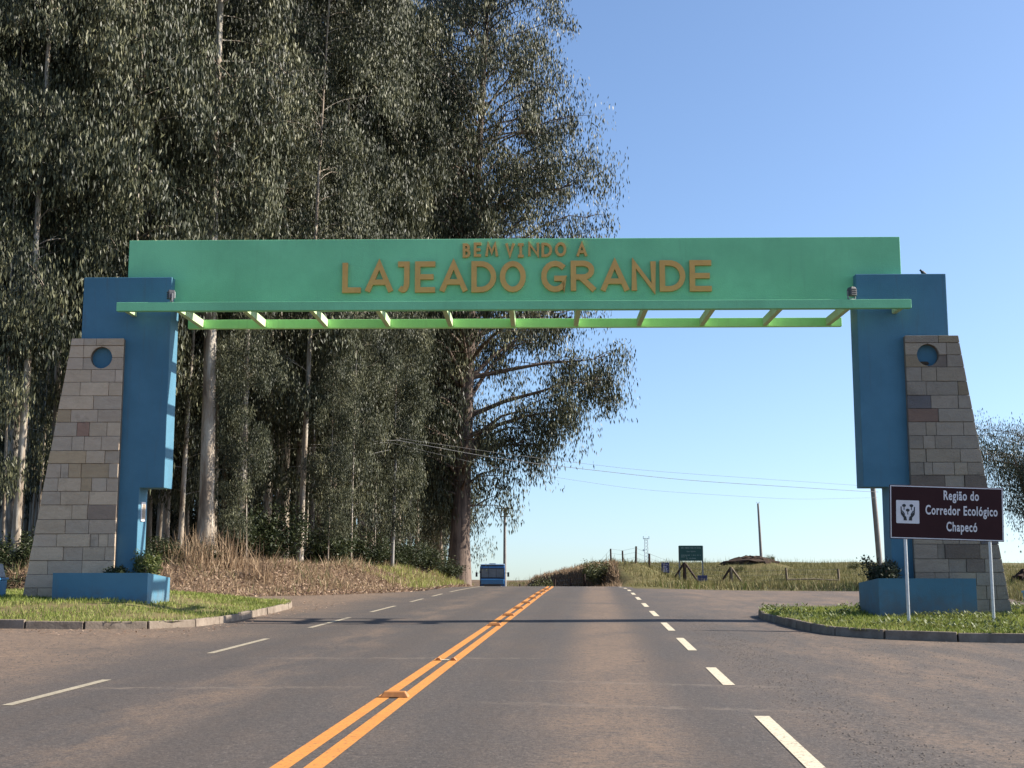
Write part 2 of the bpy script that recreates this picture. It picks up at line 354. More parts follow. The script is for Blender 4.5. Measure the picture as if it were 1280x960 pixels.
def paint(name,c,worn,thr=.60):
    m,t,b = new_mat(name); P = world_pos(t)
    w = smooth(t,noise(t,P,22,6,.78),thr-.06,thr+.12); d = smooth(t,noise(t,P,2.2,5,.65),.4,.75)
    col = mixc(t,math_n(t,'MULTIPLY',d,.35),c,tuple(x*.62 for x in c)); col = mixc(t,w,col,worn)
    t.links.new(col,b.inputs['Base Color']); b.inputs['Roughness'].default_value=.7; b.inputs['Specular IOR Level'].default_value=.3
    bump(t,b,noise(t,P,85,3,.75),.4,.01); return m
M['yellow'] = paint('yellow_road_paint',(.56,.225,.05),(.085,.065,.05),.575)
M['whitepaint'] = paint('white_road_paint',(.58,.50,.36),(.11,.09,.072),.56)
M['dustywhite'] = paint('dusty_white_road_paint',(.36,.31,.225),(.12,.096,.075),.55)
M['stud'] = plain('orange_stud_paint',(.46,.19,.05),(.30,.12,.035),14,.55)

def ground_mat():
    m,t,b = new_mat('ground'); P = world_pos(t)
    sx = nd(t,'ShaderNodeSeparateXYZ'); t.links.new(P,sx.inputs[0]); X,Y = sx.outputs[0],sx.outputs[1]
    a = noise(t,P,.8,8,.65); f = noise(t,P,14,5,.75)
    drycol = ramp(t,a,[(.3,(.07,.045,.03)),(.5,(.135,.092,.06)),(.72,(.19,.138,.09))])
    fieldcol = ramp(t,a,[(.3,(.07,.072,.028)),(.5,(.12,.105,.045)),(.72,(.165,.128,.062))])
    lf = smooth(t,X,-3,0); 
    col = mixc(t,lf,drycol,fieldcol)
    steep = nd(t,'ShaderNodeSeparateXYZ'); g = nd(t,'ShaderNodeNewGeometry'); t.links.new(g.outputs['True Normal'],steep.inputs[0])
    col = mixc(t,math_n(t,'MULTIPLY',math_n(t,'SUBTRACT',1,smooth(t,steep.outputs[2],.72,.93)),.8),col,(.075,.046,.031))
    col = mixc(t,math_n(t,'MULTIPLY',smooth(t,f,.5,.75),.5),col,(.06,.045,.03))
    t.links.new(col,b.inputs['Base Color']); b.inputs['Roughness'].default_value=.95; b.inputs['Specular IOR Level'].default_value=.1
    bump(t,b,math_n(t,'ADD',f,a),.7,.06); return m
M['ground'] = ground_mat()
M['turf'] = plain('turf_soil',(.13,.13,.05),(.16,.11,.06),2.2,.95,.1,.6,18)

# ------------------------------------------------------------------ the lie of the land
def sstep(x, a, b):
    q = np.clip((np.asarray(x,float)-a)/(b-a),0,1); return q*q*(3-2*q)
def road_z(y): y=np.asarray(y,float); q=np.clip(y-45,0,None); return -.0005*np.minimum(q,90)**2 - .09*np.clip(q-90,0,None)
def road_x(y): y=np.asarray(y,float); q=np.clip(y-52,0,None); return -.00136*np.minimum(q,110)**2 - .299*np.clip(q-110,0,None)
def side_z(x):
    x=np.asarray(x,float); return .10*sstep(-x,3.5,11) - .075*sstep(x,3.5,9)
def field_z(y): return np.interp(y,[55,62,70,85,95,110,150,200,230,300,400,600,6000],[-.08,-.18,-.42,-.82,-.96,-.82,-.36,-.06,0,-4.5,-11,-21,-190])
def toe_x(y):
    base = np.interp(y,[0,28,34,37,39,42.5,46,49.5,60,400],[-70,-40,-26,-17,-10,-7.3,-5.9,-4.9,-4.7,-4.7]); return base + road_x(y)
def lumps(x,y,s=1): return (np.sin(x*.9+y*.37)+np.sin(y*1.13-x*.41+1.7)+np.sin(x*.23-y*.31+.6))*.06*s
def land_z(x, y):
    x=np.asarray(x,float); y=np.asarray(y,float)
    base = road_z(y)+side_z(x)*(1-sstep(y,55,75))
    sl = toe_x(y)-x; wid = np.interp(y,[36,45,60,72],[4.5,3.6,2.4,1.6]); H = np.interp(y,[36,46,60,72,82,92,130,160,400],[.62,.78,.72,.95,.75,.35,.3,.3,.3])
    left = H*sstep(sl,0,wid)+.05*np.clip(sl-2,0,30)
    left = left + lumps(x*1.7,y*1.7,.9)*sstep(sl,.5,3)
    rt = 5.2+road_x(y); sr = x-rt
    fz = field_z(y)+lumps(x*.5,y*.5,1.4)*sstep(y,62,90)
    fz = fz + 1.25*np.exp(-(((x-21.6)/3.6)**2+((y-151)/4.0)**2)) + .35*np.exp(-(((x-17.8)/1.6)**2+((y-150)/3)**2))
    brg=(x-2.04)/np.maximum(y,1); fz = fz - 3.2*sstep(-brg,.0,.045)*sstep(y,112,165)
    zr = np.interp(y,[82,88,100,115,130,145,156],[-2.5,-.9,.72,.30,-.36,-1.3,-5])+.12*np.sin(y*.9)*np.cos(x*1.1)-.35*np.clip(sr-3.4,0,30)
    fz = np.maximum(fz, np.where((y>80)&(y<157),zr,-99))
    k = sstep(y,56,64)*sstep(sr,0,1.5)
    z = base*(1-k)+fz*k
    far = sstep(x,15.5,19)*sstep(y,26,40)*(1-sstep(y,60,80)); z = z + far*.12
    z = z + np.where(sl>0,left,0)
    z = np.where(y>250, np.minimum(z, field_z(y)+.5), z)
    return z

def paved(x,y):
    x=np.asarray(x,float); y=np.asarray(y,float)
    road = (np.abs(x-road_x(y))<3.9)&(y<190)
    lft = (x>toe_x(y)-.1)&(x<0)&(y<60)
    rgt = (x>0)&(x<np.interp(y,[0,22,27,33,50,58],[45,45,20,15.5,16.5,14]))&(y<57.2-.25*np.clip(x-5,0,20))
    return road|lft|rgt
def grid_axis(parts):
    out=[]
    for a,b,st in parts: out.append(np.arange(a,b,st))
    out.append([parts[-1][1]]); return np.concatenate(out)
gx = grid_axis([(-6000,-600,900),(-600,-120,80),(-120,-45,8),(-45,-25,1.5),(-25,30,.5),(30,60,2),(60,140,8),(140,600,80),(600,6000,900)])
gy = grid_axis([(-400,-40,60),(-40,-4,6),(-4,32,1),(32,100,.6),(100,180,1.3),(180,260,4),(260,600,20),(600,6000,600)])
XX,YY = np.meshgrid(gx,gy); ZZ = land_z(XX,YY)
pv = paved(XX,YY)
for _ in range(1): pv = pv | np.roll(pv,1,0)&np.roll(pv,-1,0)
ins = pv & np.roll(pv,1,0)&np.roll(pv,-1,0)&np.roll(pv,1,1)&np.roll(pv,-1,1)
ZZ = np.where(ins, ZZ-.12, np.where(pv, ZZ-.03, ZZ))
V = np.stack([XX.ravel(),YY.ravel(),ZZ.ravel()],1); ny,nx = XX.shape
i = (np.arange(ny-1)[:,None]*nx+np.arange(nx-1)[None,:]).ravel(); Q = np.stack([i,i+1,i+1+nx,i+nx],1)
ground = link('ground', np_mesh('ground',V,Q,M['ground'],smooth=True)); tag(ground,kind='structure')

def sheet(name, xs_of_y, ys, n, lift, mat, kind='structure', zf=None, crown=0):
    """a sheet of n strips between two edges x0(y), x1(y)"""
    v=[]; q=[]
    for y in ys:
        x0,x1 = xs_of_y(y)
        for k in range(n+1):
            x = x0+(x1-x0)*k/n; v.append((x,y,float(zf(x,y)) + lift))
    m=n+1
    for j in range(len(ys)-1):
        for k in range(n): q.append((j*m+k,j*m+k+1,(j+1)*m+k+1,(j+1)*m+k))
    o = link(name,np_mesh(name,v,q,mat,smooth=True)); return tag(o,kind=kind)
def pz(x,y): return road_z(y)+side_z(x)*(1-sstep(y,55,75))
ysr = list(np.arange(-6,60,1.0))+list(np.arange(60,190,2.0))
sheet('road', lambda y:(float(road_x(y))-3.9,float(road_x(y))+3.9), ysr, 16, 0, M['asphalt'], zf=pz)
def ragged(y,k): return .18*math.sin(y*2.3+k)+.12*math.sin(y*5.1+2*k)
sheet('left_shoulder', lambda y:(max(float(toe_x(y))-.25,-60)+(ragged(y,1) if y>36 else 0),float(road_x(y))-3.9), list(np.arange(-6,36,1.0))+list(np.arange(36,62,.5)), 60, -.002, M['asphalt'], zf=pz)
sheet('right_apron', lambda y:(float(road_x(y))+3.9,float(np.interp(y,[-6,22,27,33,50,58],[45,45,20,15.5,16.5,12]))+ragged(y,2)), list(np.arange(-6,53,1.0)), 50, -.002, M['asphalt'], zf=pz)
def apr(y):
    x1 = min(14.0, 5+(57.2-y)/.25) if y<57.2 else float(road_x(y))+4.6
    return (float(road_x(y))+3.9, max(x1,float(road_x(y))+4.3)+ragged(y,3))
sheet('apron_end', apr, list(np.arange(52,64,.5)), 30, -.006, M['asphalt'], zf=pz)

# road markings
def mark(name, x0, x1, y0, y1, mat, lift=.005, jitter=0):
    ys = list(np.arange(y0,y1,1.0))+[y1]
    return sheet(name, lambda y:(float(road_x(y))+x0,float(road_x(y))+x1), ys, 1, lift, mat, zf=pz)
for c in (-.06,.165): mark('centre_line', c-.065, c+.065, -4, 150, M['yellow'])
dr = [(2.2,4.6),(8.6,11.36),(14.0,16.15),(19.0,21.8),(23.9,26.7),(29.5,32.2),(34.8,37.4),(40.2,42.8),(45.4,47.8),(50.5,53),(55.6,58),(60.8,63.2)]
for a,b in dr: mark('edge_dash', 3.45,3.58,a,b,M['whitepaint'])
dl = [(5.4,8.1),(11.7,14.15),(18.0,21.2),(24.4,28.4),(31.2,35.0),(38.0,40.8),(43.2,46)]
for a,b in dl: mark('edge_dash', -3.56,-3.45,a,b,M['dustywhite'])
mark('edge_line', -3.56,-3.45,48.5,120,M['dustywhite'])

# ------------------------------------------------------------------ kerbed islands
def seg_dist(P, poly):
    d = np.full(len(P),1e9)
    for a,b in zip(poly,np.roll(poly,-1,0)):
        ab=b-a; t=np.clip(((P-a)@ab)/(ab@ab),0,1); d=np.minimum(d,np.linalg.norm(P-(a+t[:,None]*ab),axis=1))
    return d
def inside(P, poly):
    x,y=P[:,0],P[:,1]; c=np.zeros(len(P),bool)
    for a,b in zip(poly,np.roll(poly,-1,0)):
        hit=((a[1]>y)!=(b[1]>y))&(x<(b[0]-a[0])*(y-a[1])/(b[1]-a[1]+1e-12)+a[0]); c^=hit
    return c
def densify(pts, step):
    out=[]; pts=np.array(pts,float)
    for a,b in zip(pts,np.roll(pts,-1,0)):
        n=max(1,int(np.linalg.norm(b-a)/step)); out += [a+(b-a)*k/n for k in range(n)]
    return np.array(out)
def island(pts, rise, name, open_sides, klabel):
    poly = densify(pts,.5)
    for _ in range(3): poly = .25*np.roll(poly,1,0)+.5*poly+.25*np.roll(poly,-1,0)
    cen = poly.mean(0); rings=[]
    for s in (1,.985,.96,.92,.86,.78,.66,.5,.3,.12):
        rings.append(cen+(poly-cen)*s)
    Pz = np.concatenate(rings); d = seg_dist(Pz,poly)
    zf = lambda P,dd: side_z(P[:,0])+.125+rise*sstep(dd,.1,2.8)+.02*np.sin(P[:,0]*2.1)*np.sin(P[:,1]*1.7)*sstep(dd,.1,.6)
    z = zf(Pz,d); n=len(poly); q=[]
    for r in range(len(rings)-1):
        for k in range(n): q.append((r*n+k,r*n+(k+1)%n,(r+1)*n+(k+1)%n,(r+1)*n+k))
    V=np.column_stack([Pz,z]); V=np.vstack([V,[cen[0],cen[1],z[-n:].mean()]]); last=(len(rings)-1)*n
    for k in range(n): q.append((last+k,last+(k+1)%n,len(V)-1,len(V)-1))
    me = bpy.data.meshes.new(name); me.from_pydata(V.tolist(),[],[tuple(dict.fromkeys(f)) for f in q]); me.materials.append(M['turf']); me.update()
    o = link(name,me); tag(o,kind='structure')
    # kerb of separate stones along the outline
    kb = empty('kerb',(0,0,0),0,klabel,'kerb'); acc=0; i0=0; L=len(poly)
    k=0
    while k<L:
        ln = random.choice((2,2,2,3)); 
        if any(f(poly[k]) for f in open_sides): k+=1; continue
        a=poly[k]; b=poly[(k+ln)%L]; t=(b-a); Lg=np.linalg.norm(t)
        if Lg<.2: k+=ln; continue
        t/=Lg; nrm=np.array([t[1],-t[0]]); gap=.012
        if np.dot(nrm,a-cen)<0: nrm=-nrm
        jit=random.uniform(-.012,.012); h=.15+random.uniform(-.014,.012); tl=random.uniform(-.012,.012)
        zb=float(side_z(a[0]))-.06; z0=float(side_z(a[0]))+h; z1=float(side_z(b[0]))+h+tl
        p=[a+t*gap+nrm*(.05+jit),b-t*gap+nrm*(.05+jit),b-t*gap-nrm*.07,a+t*gap-nrm*.07]
        top=[a+t*gap+nrm*(.035+jit),b-t*gap+nrm*(.035+jit),p[2],p[3]]
        mb=MB(); mb.add([(p[0][0],p[0][1],zb),(p[1][0],p[1][1],zb),(p[2][0],p[2][1],zb),(p[3][0],p[3][1],zb),
                         (top[0][0],top[0][1],z0),(top[1][0],top[1][1],z1),(top[2][0],top[2][1],z1),(top[3][0],top[3][1],z0)],
                        [(0,3,2,1),(4,5,6,7),(0,1,5,4),(1,2,6,5),(2,3,7,6),(3,0,4,7)])
        mb.build('kerb_stone',M['kerb'],kb,.012); k+=ln
    return poly, zf
LP = [(-24,21.6),(-14,22.2),(-8.9,22.5),(-6.9,22.9),(-5.75,23.7),(-5.6,26),(-5.75,30),(-5.95,33.4),(-6.5,34.3),(-9,34.9),(-16,35.2),(-24,35.3)]
RP = [(5.85,30.2),(6.0,27.6),(6.15,25.0),(6.35,23.4),(7.0,22.55),(8.4,22.25),(10,22.1),(24,21.6),(24,34),(14,34),(8.5,33),(6.6,31.6)]
lpoly,lzf = island(LP,.24,'left_island',[lambda p:p[0]<-20, lambda p:p[1]>34.6 and p[0]<-7],'broken concrete kerb round the grass under the left tower')
rpoly,rzf = island(RP,.05,'right_island',[lambda p:p[0]>20, lambda p:p[1]>32.4 and p[0]>7.5],'dirty concrete kerb round the grass under the brown sign')

def blades(name, P, z, hmin, hmax, wid, mat, lean=.5, tint=None, flat=0, kind='stuff'):
    n=len(P); h=rng.uniform(hmin,hmax,n); az=rng.uniform(0,2*math.pi,n); wv=np.stack([np.cos(az),np.sin(az),np.zeros(n)],1)
    la=rng.uniform(0,2*math.pi,n); ll=np.abs(rng.normal(0,lean,n))+flat; up=np.stack([np.cos(la)*ll,np.sin(la)*ll,np.ones(n)],1); up/=np.linalg.norm(up,axis=1)[:,None]
    b=np.column_stack([P,z]); w=wid*rng.uniform(.6,1.4,n)[:,None]
    mid=b+up*(h*.55)[:,None]; tip=b+up*h[:,None]; tip[:,:2]+=up[:,:2]*(h*.25)[:,None]
    V=np.empty((n,6,3)); V[:,0]=b-wv*w; V[:,1]=b+wv*w; V[:,2]=mid+wv*w*.8; V[:,3]=mid-wv*w*.8; V[:,4]=tip+wv*w*.12; V[:,5]=tip-wv*w*.12
    i=np.arange(n)[:,None]*6; Q=np.concatenate([i+np.array([0,1,2,3]),i+np.array([3,2,4,5])],0)
    tt=rng.uniform(0,1,n) if tint is None else tint
    o=link(name,np_mesh(name,V.reshape(-1,3),Q,mat,np.concatenate([tt,tt]))); return tag(o,kind=kind)
def pts_in(poly, n, cond=None):
    lo,hi=poly.min(0),poly.max(0); P=rng.uniform(lo,hi,(n*3,2)); P=P[inside(P,poly)]
    if cond is not None: P=P[cond(P)]
    return P[:n]
def patchy(P,s,seed):
    return (np.sin(P[:,0]*s+seed)+np.sin(P[:,1]*s*1.3+seed*2)+np.sin((P[:,0]+P[:,1])*s*.7+seed*3)+np.sin((P[:,0]-P[:,1])*s*2.1+seed))/4
P=pts_in(lpoly,60000,lambda P:(P[:,0]>-18)); pt=patchy(P,1.1,.4); keep=(pt>-.25)|(rng.random(len(P))<.22); P=P[keep]; pt=pt[keep]
blades('grass',P,lzf(P,seg_dist(P,lpoly)),.03,.10,.007,M['lawn'],.55,np.clip(rng.uniform(0,.8,len(P))-pt*.35,0,1))
P=pts_in(rpoly,52000,lambda P:(P[:,0]<15)); pt=patchy(P,1.4,1.9)
blades('grass',P,rzf(P,seg_dist(P,rpoly)),.03,.12,.008,M['lawn'],.6,np.clip(rng.uniform(0,.7,len(P))-pt*.25,0,1))
# grass spilling over the kerbs
for poly,zf,cond in ((lpoly,lzf,lambda P:P[:,0]>-17),(rpoly,rzf,lambda P:P[:,0]<13)):
    k=rng.integers(0,len(poly),12000); P=poly[k]+rng.normal(0,.25,(12000,2)); dd=seg_dist(P,poly); io=inside(P,poly); P=P[cond(P)&(io&(dd<.25)|(dd<.035))&(patchy(P,2.7,.8)>-.1)]
    blades('kerb_grass',P,side_z(P[:,0])+.13,.04,.13,.008,M['lawn'],.8,rng.uniform(.1,1,len(P)))
# broad-leaved weeds among the grass of the right island
P=pts_in(rpoly,9000,lambda P:(P[:,0]<14)&(patchy(P,1.9,3.1)>.05)); n=len(P)
def leaf_quads(c, axis, wdir, L, Wd):
    V=np.empty((len(c),4,3)); V[:,0]=c; V[:,1]=c+axis*(L*.42)[:,None]+wdir*(Wd*.5)[:,None]; V[:,2]=c+axis*L[:,None]; V[:,3]=c+axis*(L*.42)[:,None]-wdir*(Wd*.5)[:,None]
    return V.reshape(-1,3), (np.arange(len(c))[:,None]*4+np.arange(4))
az=rng.uniform(0,2*math.pi,n); ax=np.stack([np.cos(az),np.sin(az),rng.uniform(.1,1.1,n)],1); ax/=np.linalg.norm(ax,axis=1)[:,None]; wd=np.cross(ax,[0,0,1]); wd/=np.linalg.norm(wd,axis=1)[:,None]
V,Q=leaf_quads(np.column_stack([P,rzf(P,seg_dist(P,rpoly))+rng.uniform(.02,.13,n)]),ax,wd,rng.uniform(.06,.13,n),rng.uniform(.03,.06,n))
tag(link('weeds',np_mesh('weeds',V,Q,M['leafyel'],rng.uniform(.3,1,n))),kind='stuff')

# ------------------------------------------------------------------ the gateway
GA = R(2.54); GO = (0.226,28.106,0)
arch = empty('welcome_arch',GO,GA,'green and blue welcome arch over the road with stone clad tower sides','gateway')
panel = MB().box(-9.05,9.05,.23,.5,7.29-.19,8.78).build('sign_panel',M['green'],arch,.012)
MB().box(-8.97,8.97,-.70,-.55,6.90,7.10).build('front_beam',M['green'],arch,.008)
MB().box(-7.93,7.93,1.42,1.56,6.88,7.095).build('rear_beam',M['lime'],arch,.008)
raf_xs = [-8.78]+[k*1.52+(.0) for k in range(-5,6)]+[8.78]
for k in raf_xs:
    y1 = 1.42 if abs(k)<8 else .02
    MB().box(k-.055,k+.055,-.55,y1,6.905,7.09).build('rafter',M['cream'],arch,.006)
def col_poly(s): return [(s*10,0.0),(s*10,7.84),(s*7.93,7.84),(s*7.93,2.93),(s*8.5,2.93),(s*8.5,0.0)]
for s in (-1,1):
    c = MB().prism(col_poly(s),0,.62).build('column',M['blue'],arch,.015)
    if s<0:
        pq = MB().box(-8.5,-8.475,.16,.44,2.18,2.62).build('plaque',M['white'],c)
        MB().box(-8.477,-8.468,.20,.40,2.23,2.57).build('plaque_plate',M['plaque'],arch)
    # stone clad slab: mortar core with a round opening, stones in courses
    zb = .20 if s<0 else .05; zt=6.37; xi=8.95
    def xo(z): return 10.16+(6.37-z)*.142
    cx,cz,cr = 9.46,5.92,.25
    arc = [(cx+cr*math.sin(a),cz+cr*math.cos(a)) for a in np.linspace(0,math.pi,15)]   # right half, top to bottom
    arcl = [(2*cx-x,z) for x,z in arc]
    mir = lambda P:[(s*x,z) for x,z in P]
    core = MB()
    core.prism(mir([(cx,zt-.012),(xi+.012,zt-.012),(xi+.012,zb),(cx,zb)]+arcl[::-1]),-.115,.5)
    core.prism(mir([(cx,zb),(xo(zb)-.012,zb),(xo(zt)-.012,zt-.012),(cx,zt-.012)]+arc),-.115,.5)
    slab = core.build('stone_slab',M['mortar'],arch)
    zs=[zt,6.20,5.92,5.64]; z=5.64
    while z>zb+.33: z-=random.uniform(.285,.33); zs.append(z)
    zs[-1]=zb if zs[-1]-zb<.12 else zs[-1]
    if zs[-1]>zb: zs.append(zb)
    def put_stone(poly):
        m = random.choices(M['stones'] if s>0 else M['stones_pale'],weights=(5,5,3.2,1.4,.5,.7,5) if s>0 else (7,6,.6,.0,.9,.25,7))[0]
        MB().prism(mir(poly),-.138-random.uniform(0,.026),-.108).build('stone',m,slab,.006)
    g=.005
    for j in range(len(zs)-1):
        z1,z0=zs[j],zs[j+1]; x=xi; first=True
        while True:
            lim=xo((z0+z1)/2); w=random.uniform(.28,.78) if random.random()<.8 else random.uniform(.16,.3)
            hole = j in (1,2)
            if hole:
                if first: x2=cx
                elif x<cx+.01: x2=cx+.42
                else: x2=x+w
            else: x2=x+w
            end = x2>lim-.22
            if end: q=[(x+g,z0+g),(xo(z0+g)-.001,z0+g),(xo(z1-g)-.001,z1-g),(x+g,z1-g)]
            else: q=[(x+g,z0+g),(x2-g,z0+g),(x2-g,z1-g),(x+g,z1-g)]
            if hole and first:
                xa=x+g
                if j==1: q=[(xa,cz+g),(cx-cr,cz+g)]+[p for p in arcl[::-1] if p[1]>cz+g+.004 and p[0]<cx-g]+[(cx-g,cz+cr),(cx-g,z1-g),(xa,z1-g)]
                else: q=[(xa,z0+g),(cx-g,z0+g),(cx-g,cz-cr)]+[p for p in arcl[::-1] if p[1]<cz-g-.004 and p[0]<cx-g]+[(cx-cr,cz-g),(xa,cz-g)]
            elif hole and abs(x-cx)<.01:
                xr = q[1][0]; xr2=q[2][0]
                if j==1: q=[(cx+g,z1-g),(cx+g,cz+cr)]+[p for p in arc if p[1]>cz+g+.004 and p[0]>cx+g]+[(cx+cr,cz+g),(xr,cz+g),(xr2,z1-g)]
                else: q=[(cx+g,cz-cr)]+[(cx+g,z0+g),(xr,z0+g),(xr2,cz-g),(cx+cr,cz-g)]+[p for p in arc if p[1]<cz-g-.004 and p[0]>cx+g]
            put_stone(q); first=False
            if end: break
            x=x2
    if s>0:  # round emblem on the stones, only its rim shows above the brown sign
        MB().prism([(9.78+.62*math.cos(a),2.36+.50*math.sin(a)) for a in np.linspace(0,2*math.pi,33)[:-1]],-.19,-.15).build('emblem',M['emblem'],arch,.01)

# raised letters
def arcp(cx,cy,rx,ry,a0,a1,n=9): return [(cx+rx*math.cos(R(a)),cy+ry*math.sin(R(a))) for a in np.linspace(a0,a1,n)]
def glyph(ch):
    C = lambda P: ('c',P)
    G = {'L':[[(0,1),(0,0),(1,0)]],'A':[[(0,0),(.5,1),(1,0)],[(.17,.3),(.83,.3)]],
     'J':[[(.05,1),(.82,1),(.82,.3)]+arcp(.42,.3,.40,.30,0,-120,7)[1:]],'E':[[(1,1),(0,1),(0,0),(1,0)],[(.02,.5),(.9,.5)]],
     'D':[C([(0,0),(0,1),(.3,1)]+arcp(.35,.5,.65,.5,80,-80,11)+[(.3,0)])],'O':[C(arcp(.5,.5,.5,.5,0,342,20))],
     'G':[arcp(.55,.5,.55,.5,48,325,15)+[(1,.1),(1,.42),(.58,.42)]],
     'R':[C([(0,.47),(0,1),(.45,1)]+arcp(.5,.735,.42,.265,80,-80,9)+[(.45,.47)]),[(0,.45),(0,0)],[(.38,.45),(1,0)]],
     'N':[[(0,0),(0,1),(1,0),(1,1)]],'B':[C([(0,.53),(0,1),(.45,1)]+arcp(.45,.765,.42,.235,80,-80,7)+[(.3,.53)]),C([(0,0),(0,.53),(.3,.53)]+arcp(.45,.265,.55,.265,80,-80,8)+[(.3,0)])],
     'M':[[(0,0),(.15,1),(.5,.25),(.83,1),(1,0)]],'V':[[(0,1),(.48,0),(1,1)]],'I':[[(0,1),(1,1)],[(.5,1),(.5,0)],[(0,0),(1,0)]]}
    return G[ch]
def letter(ch, x0, x1, z0, z1, w, yf, depth):
    mb=MB(); gl=glyph(ch); h=w/2; sx=(x1-x0-w); sz=(z1-z0-w); tr=lambda P:[(x0+h+sx*a,z0+h+sz*b) for a,b in P]
    for i,s_ in enumerate(gl):
        cl_=s_[0]=='c'; mb.stroke(tr(s_[1] if cl_ else s_),w,yf-depth-.004*i,yf-.002-.001*i,cl_)
    return mb.build('letter',M['letter'],panel)
px=lambda x:(x-640)*.01868-.02
for ch,a,b in [('L',428.2,453),('A',457.2,491.8),('J',496,514.6),('E',519.4,546),('A',550.5,585),('D',590,621.2),('O',625.6,658.2),('G',677.2,709.6),('R',714.2,745.6),('A',751.6,786.8),('N',790,820.4),('D',825,857),('E',862.3,890.8)]:
    letter(ch,px(a),px(b),7.485,8.225,.125,.23,.075)
for ch,a,b in [('B',579,588.8),('E',592.9,602.8),('M',607.3,623.6),('V',632.6,644.2),('I',647.6,656.2),('N',661,675),('D',677.8,691.2),('O',694.7,709),('A',721.7,735.2)]:
    dz=random.uniform(-.012,.012); letter(ch,px(a),px(b),8.325+dz,8.665+dz,.062,.23,.06)

# planters at the tower feet
def planter(s, zb, ztop, label):
    p = empty('planter',tuple(arch.matrix_basis@Vector((s*8.9,0,0))) if False else GO,GA,label,'planter')
    xa,xb = sorted((s*7.85,s*9.92)); y0,y1=-1.2,.45; zf,zr=ztop,ztop-.13; w=.11
    mb=MB()
    def wall(x0,x1,ya,yb):
        z=lambda y: zf+(zr-zf)*(y-y0)/(y1-y0)
        mb.add([(x0,ya,zb),(x1,ya,zb),(x1,yb,zb),(x0,yb,zb),(x0,ya,z(ya)),(x1,ya,z(ya)),(x1,yb,z(yb)),(x0,yb,z(yb))],[(0,3,2,1),(4,5,6,7),(0,1,5,4),(1,2,6,5),(2,3,7,6),(3,0,4,7)])
    wall(xa,xb,y0,y0+w); wall(xa,xb,y1-w,y1); wall(xa,xa+w,y0+w,y1-w); wall(xb-w,xb,y0+w,y1-w)
    mb.build('planter_wall',M['blue'],p)
    n=8; soil=MB(); 
    v=[];q=[]
    for j in range(n+1):
        for k in range(n+1):
            x=xa+w+(xb-xa-2*w)*k/n; y=y0+w+(y1-y0-2*w)*j/n; v.append((x,y,zr-.06+.03*math.sin(x*7)*math.sin(y*6)))
    for j in range(n):
        for k in range(n): q.append((j*(n+1)+k,j*(n+1)+k+1,(j+1)*(n+1)+k+1,(j+1)*(n+1)+k))
    soil.add(v,q); soil.build('soil',M['soil'],p); return p
planter(-1,.2,1.03,'low blue planter box in front of the left tower, its inner end sunlit')
planter(1,.0,.92,'low blue planter box behind the brown sign at the right tower')
def gl(x,y,z): return Vector(GO)+Matrix.Rotation(GA,3,'Z')@Vector((x,y,z))

# floodlights standing on the front beam
def flood(x, label, turn):
    p=empty('floodlight',gl(x,-.62,7.10),GA+turn,label,'floodlight','floodlights on the arch')
    MB().box(-.10,.10,-.03,.03,0,.02).box(-.13,-.115,-.02,.02,.02,.24).box(.115,.13,-.02,.02,.02,.24).box(-.13,.13,-.02,.02,.02,.035).build('bracket',M['greymetal'],p)
    p.scale=(.82,.82,.85); h=MB(); h.prism([(-.11,.10),(.11,.10),(.11,.27),(.07,.34),(-.07,.34),(-.11,.27)],-.10,.07).build('lamp_head',M['lampgrey'],p,.015)
    MB().box(-.09,.09,.071,.082,.12,.29).build('lens',M['lampglass'],p)
    for k in range(4): h2=MB().box(-.09,.09,-.125,-.10,.12+.05*k,.135+.05*k).build('cooling_fin',M['lampgrey'],p)
flood(-7.74,'small floodlight on the green beam beside the left blue tower',R(-62))
flood(7.66,'small floodlight on the green beam beside the right blue tower',R(25))
# bird on the right column
b = empty('bird',gl(9.57,.3,7.84),GA+R(200),'small black bird perched on top of the right blue tower','bird')
b.scale=(.75,.75,.75); bb=MB(); bb.ball((0,0,.13),(.075,.05,.055)); bb.ball((.075,0,.19),.036,8,6); bb.tube([(.03,0,.15),(.065,0,.18)],[.045,.03],8); bb.tube([(-.05,0,.12),(-.16,0,.07)],[.035,.012],6); bb.tube([(.10,0,.19),(.135,0,.18)],[.012,.002],5)
bb.build('body',M['feather'],b)
for dy in (-.02,.02): MB().tube([(0,dy,.1),(.005,dy,.0)],.006,5).tube([(.005,dy,.004),(.035,dy,.004)],.005,5).build('leg',M['dark'],b)
nest=MB()
for k in range(60):
    a=random.uniform(0,6.28); r=random.uniform(.03,.09); x=9.40+r*math.cos(a); z=5.70+random.uniform(0,.07); l=.06
    nest.tube([(x-l*math.sin(a),-.06+.03*math.sin(a),z),(x+l*math.sin(a),-.06+.03*math.cos(a),z+random.uniform(-.01,.02))],.006,4)
no=nest.build('nest',M['twig']); no.location=GO; no.rotation_euler=(0,0,GA); tag(no,'small dark twig nest in the round opening of the right tower','nest')

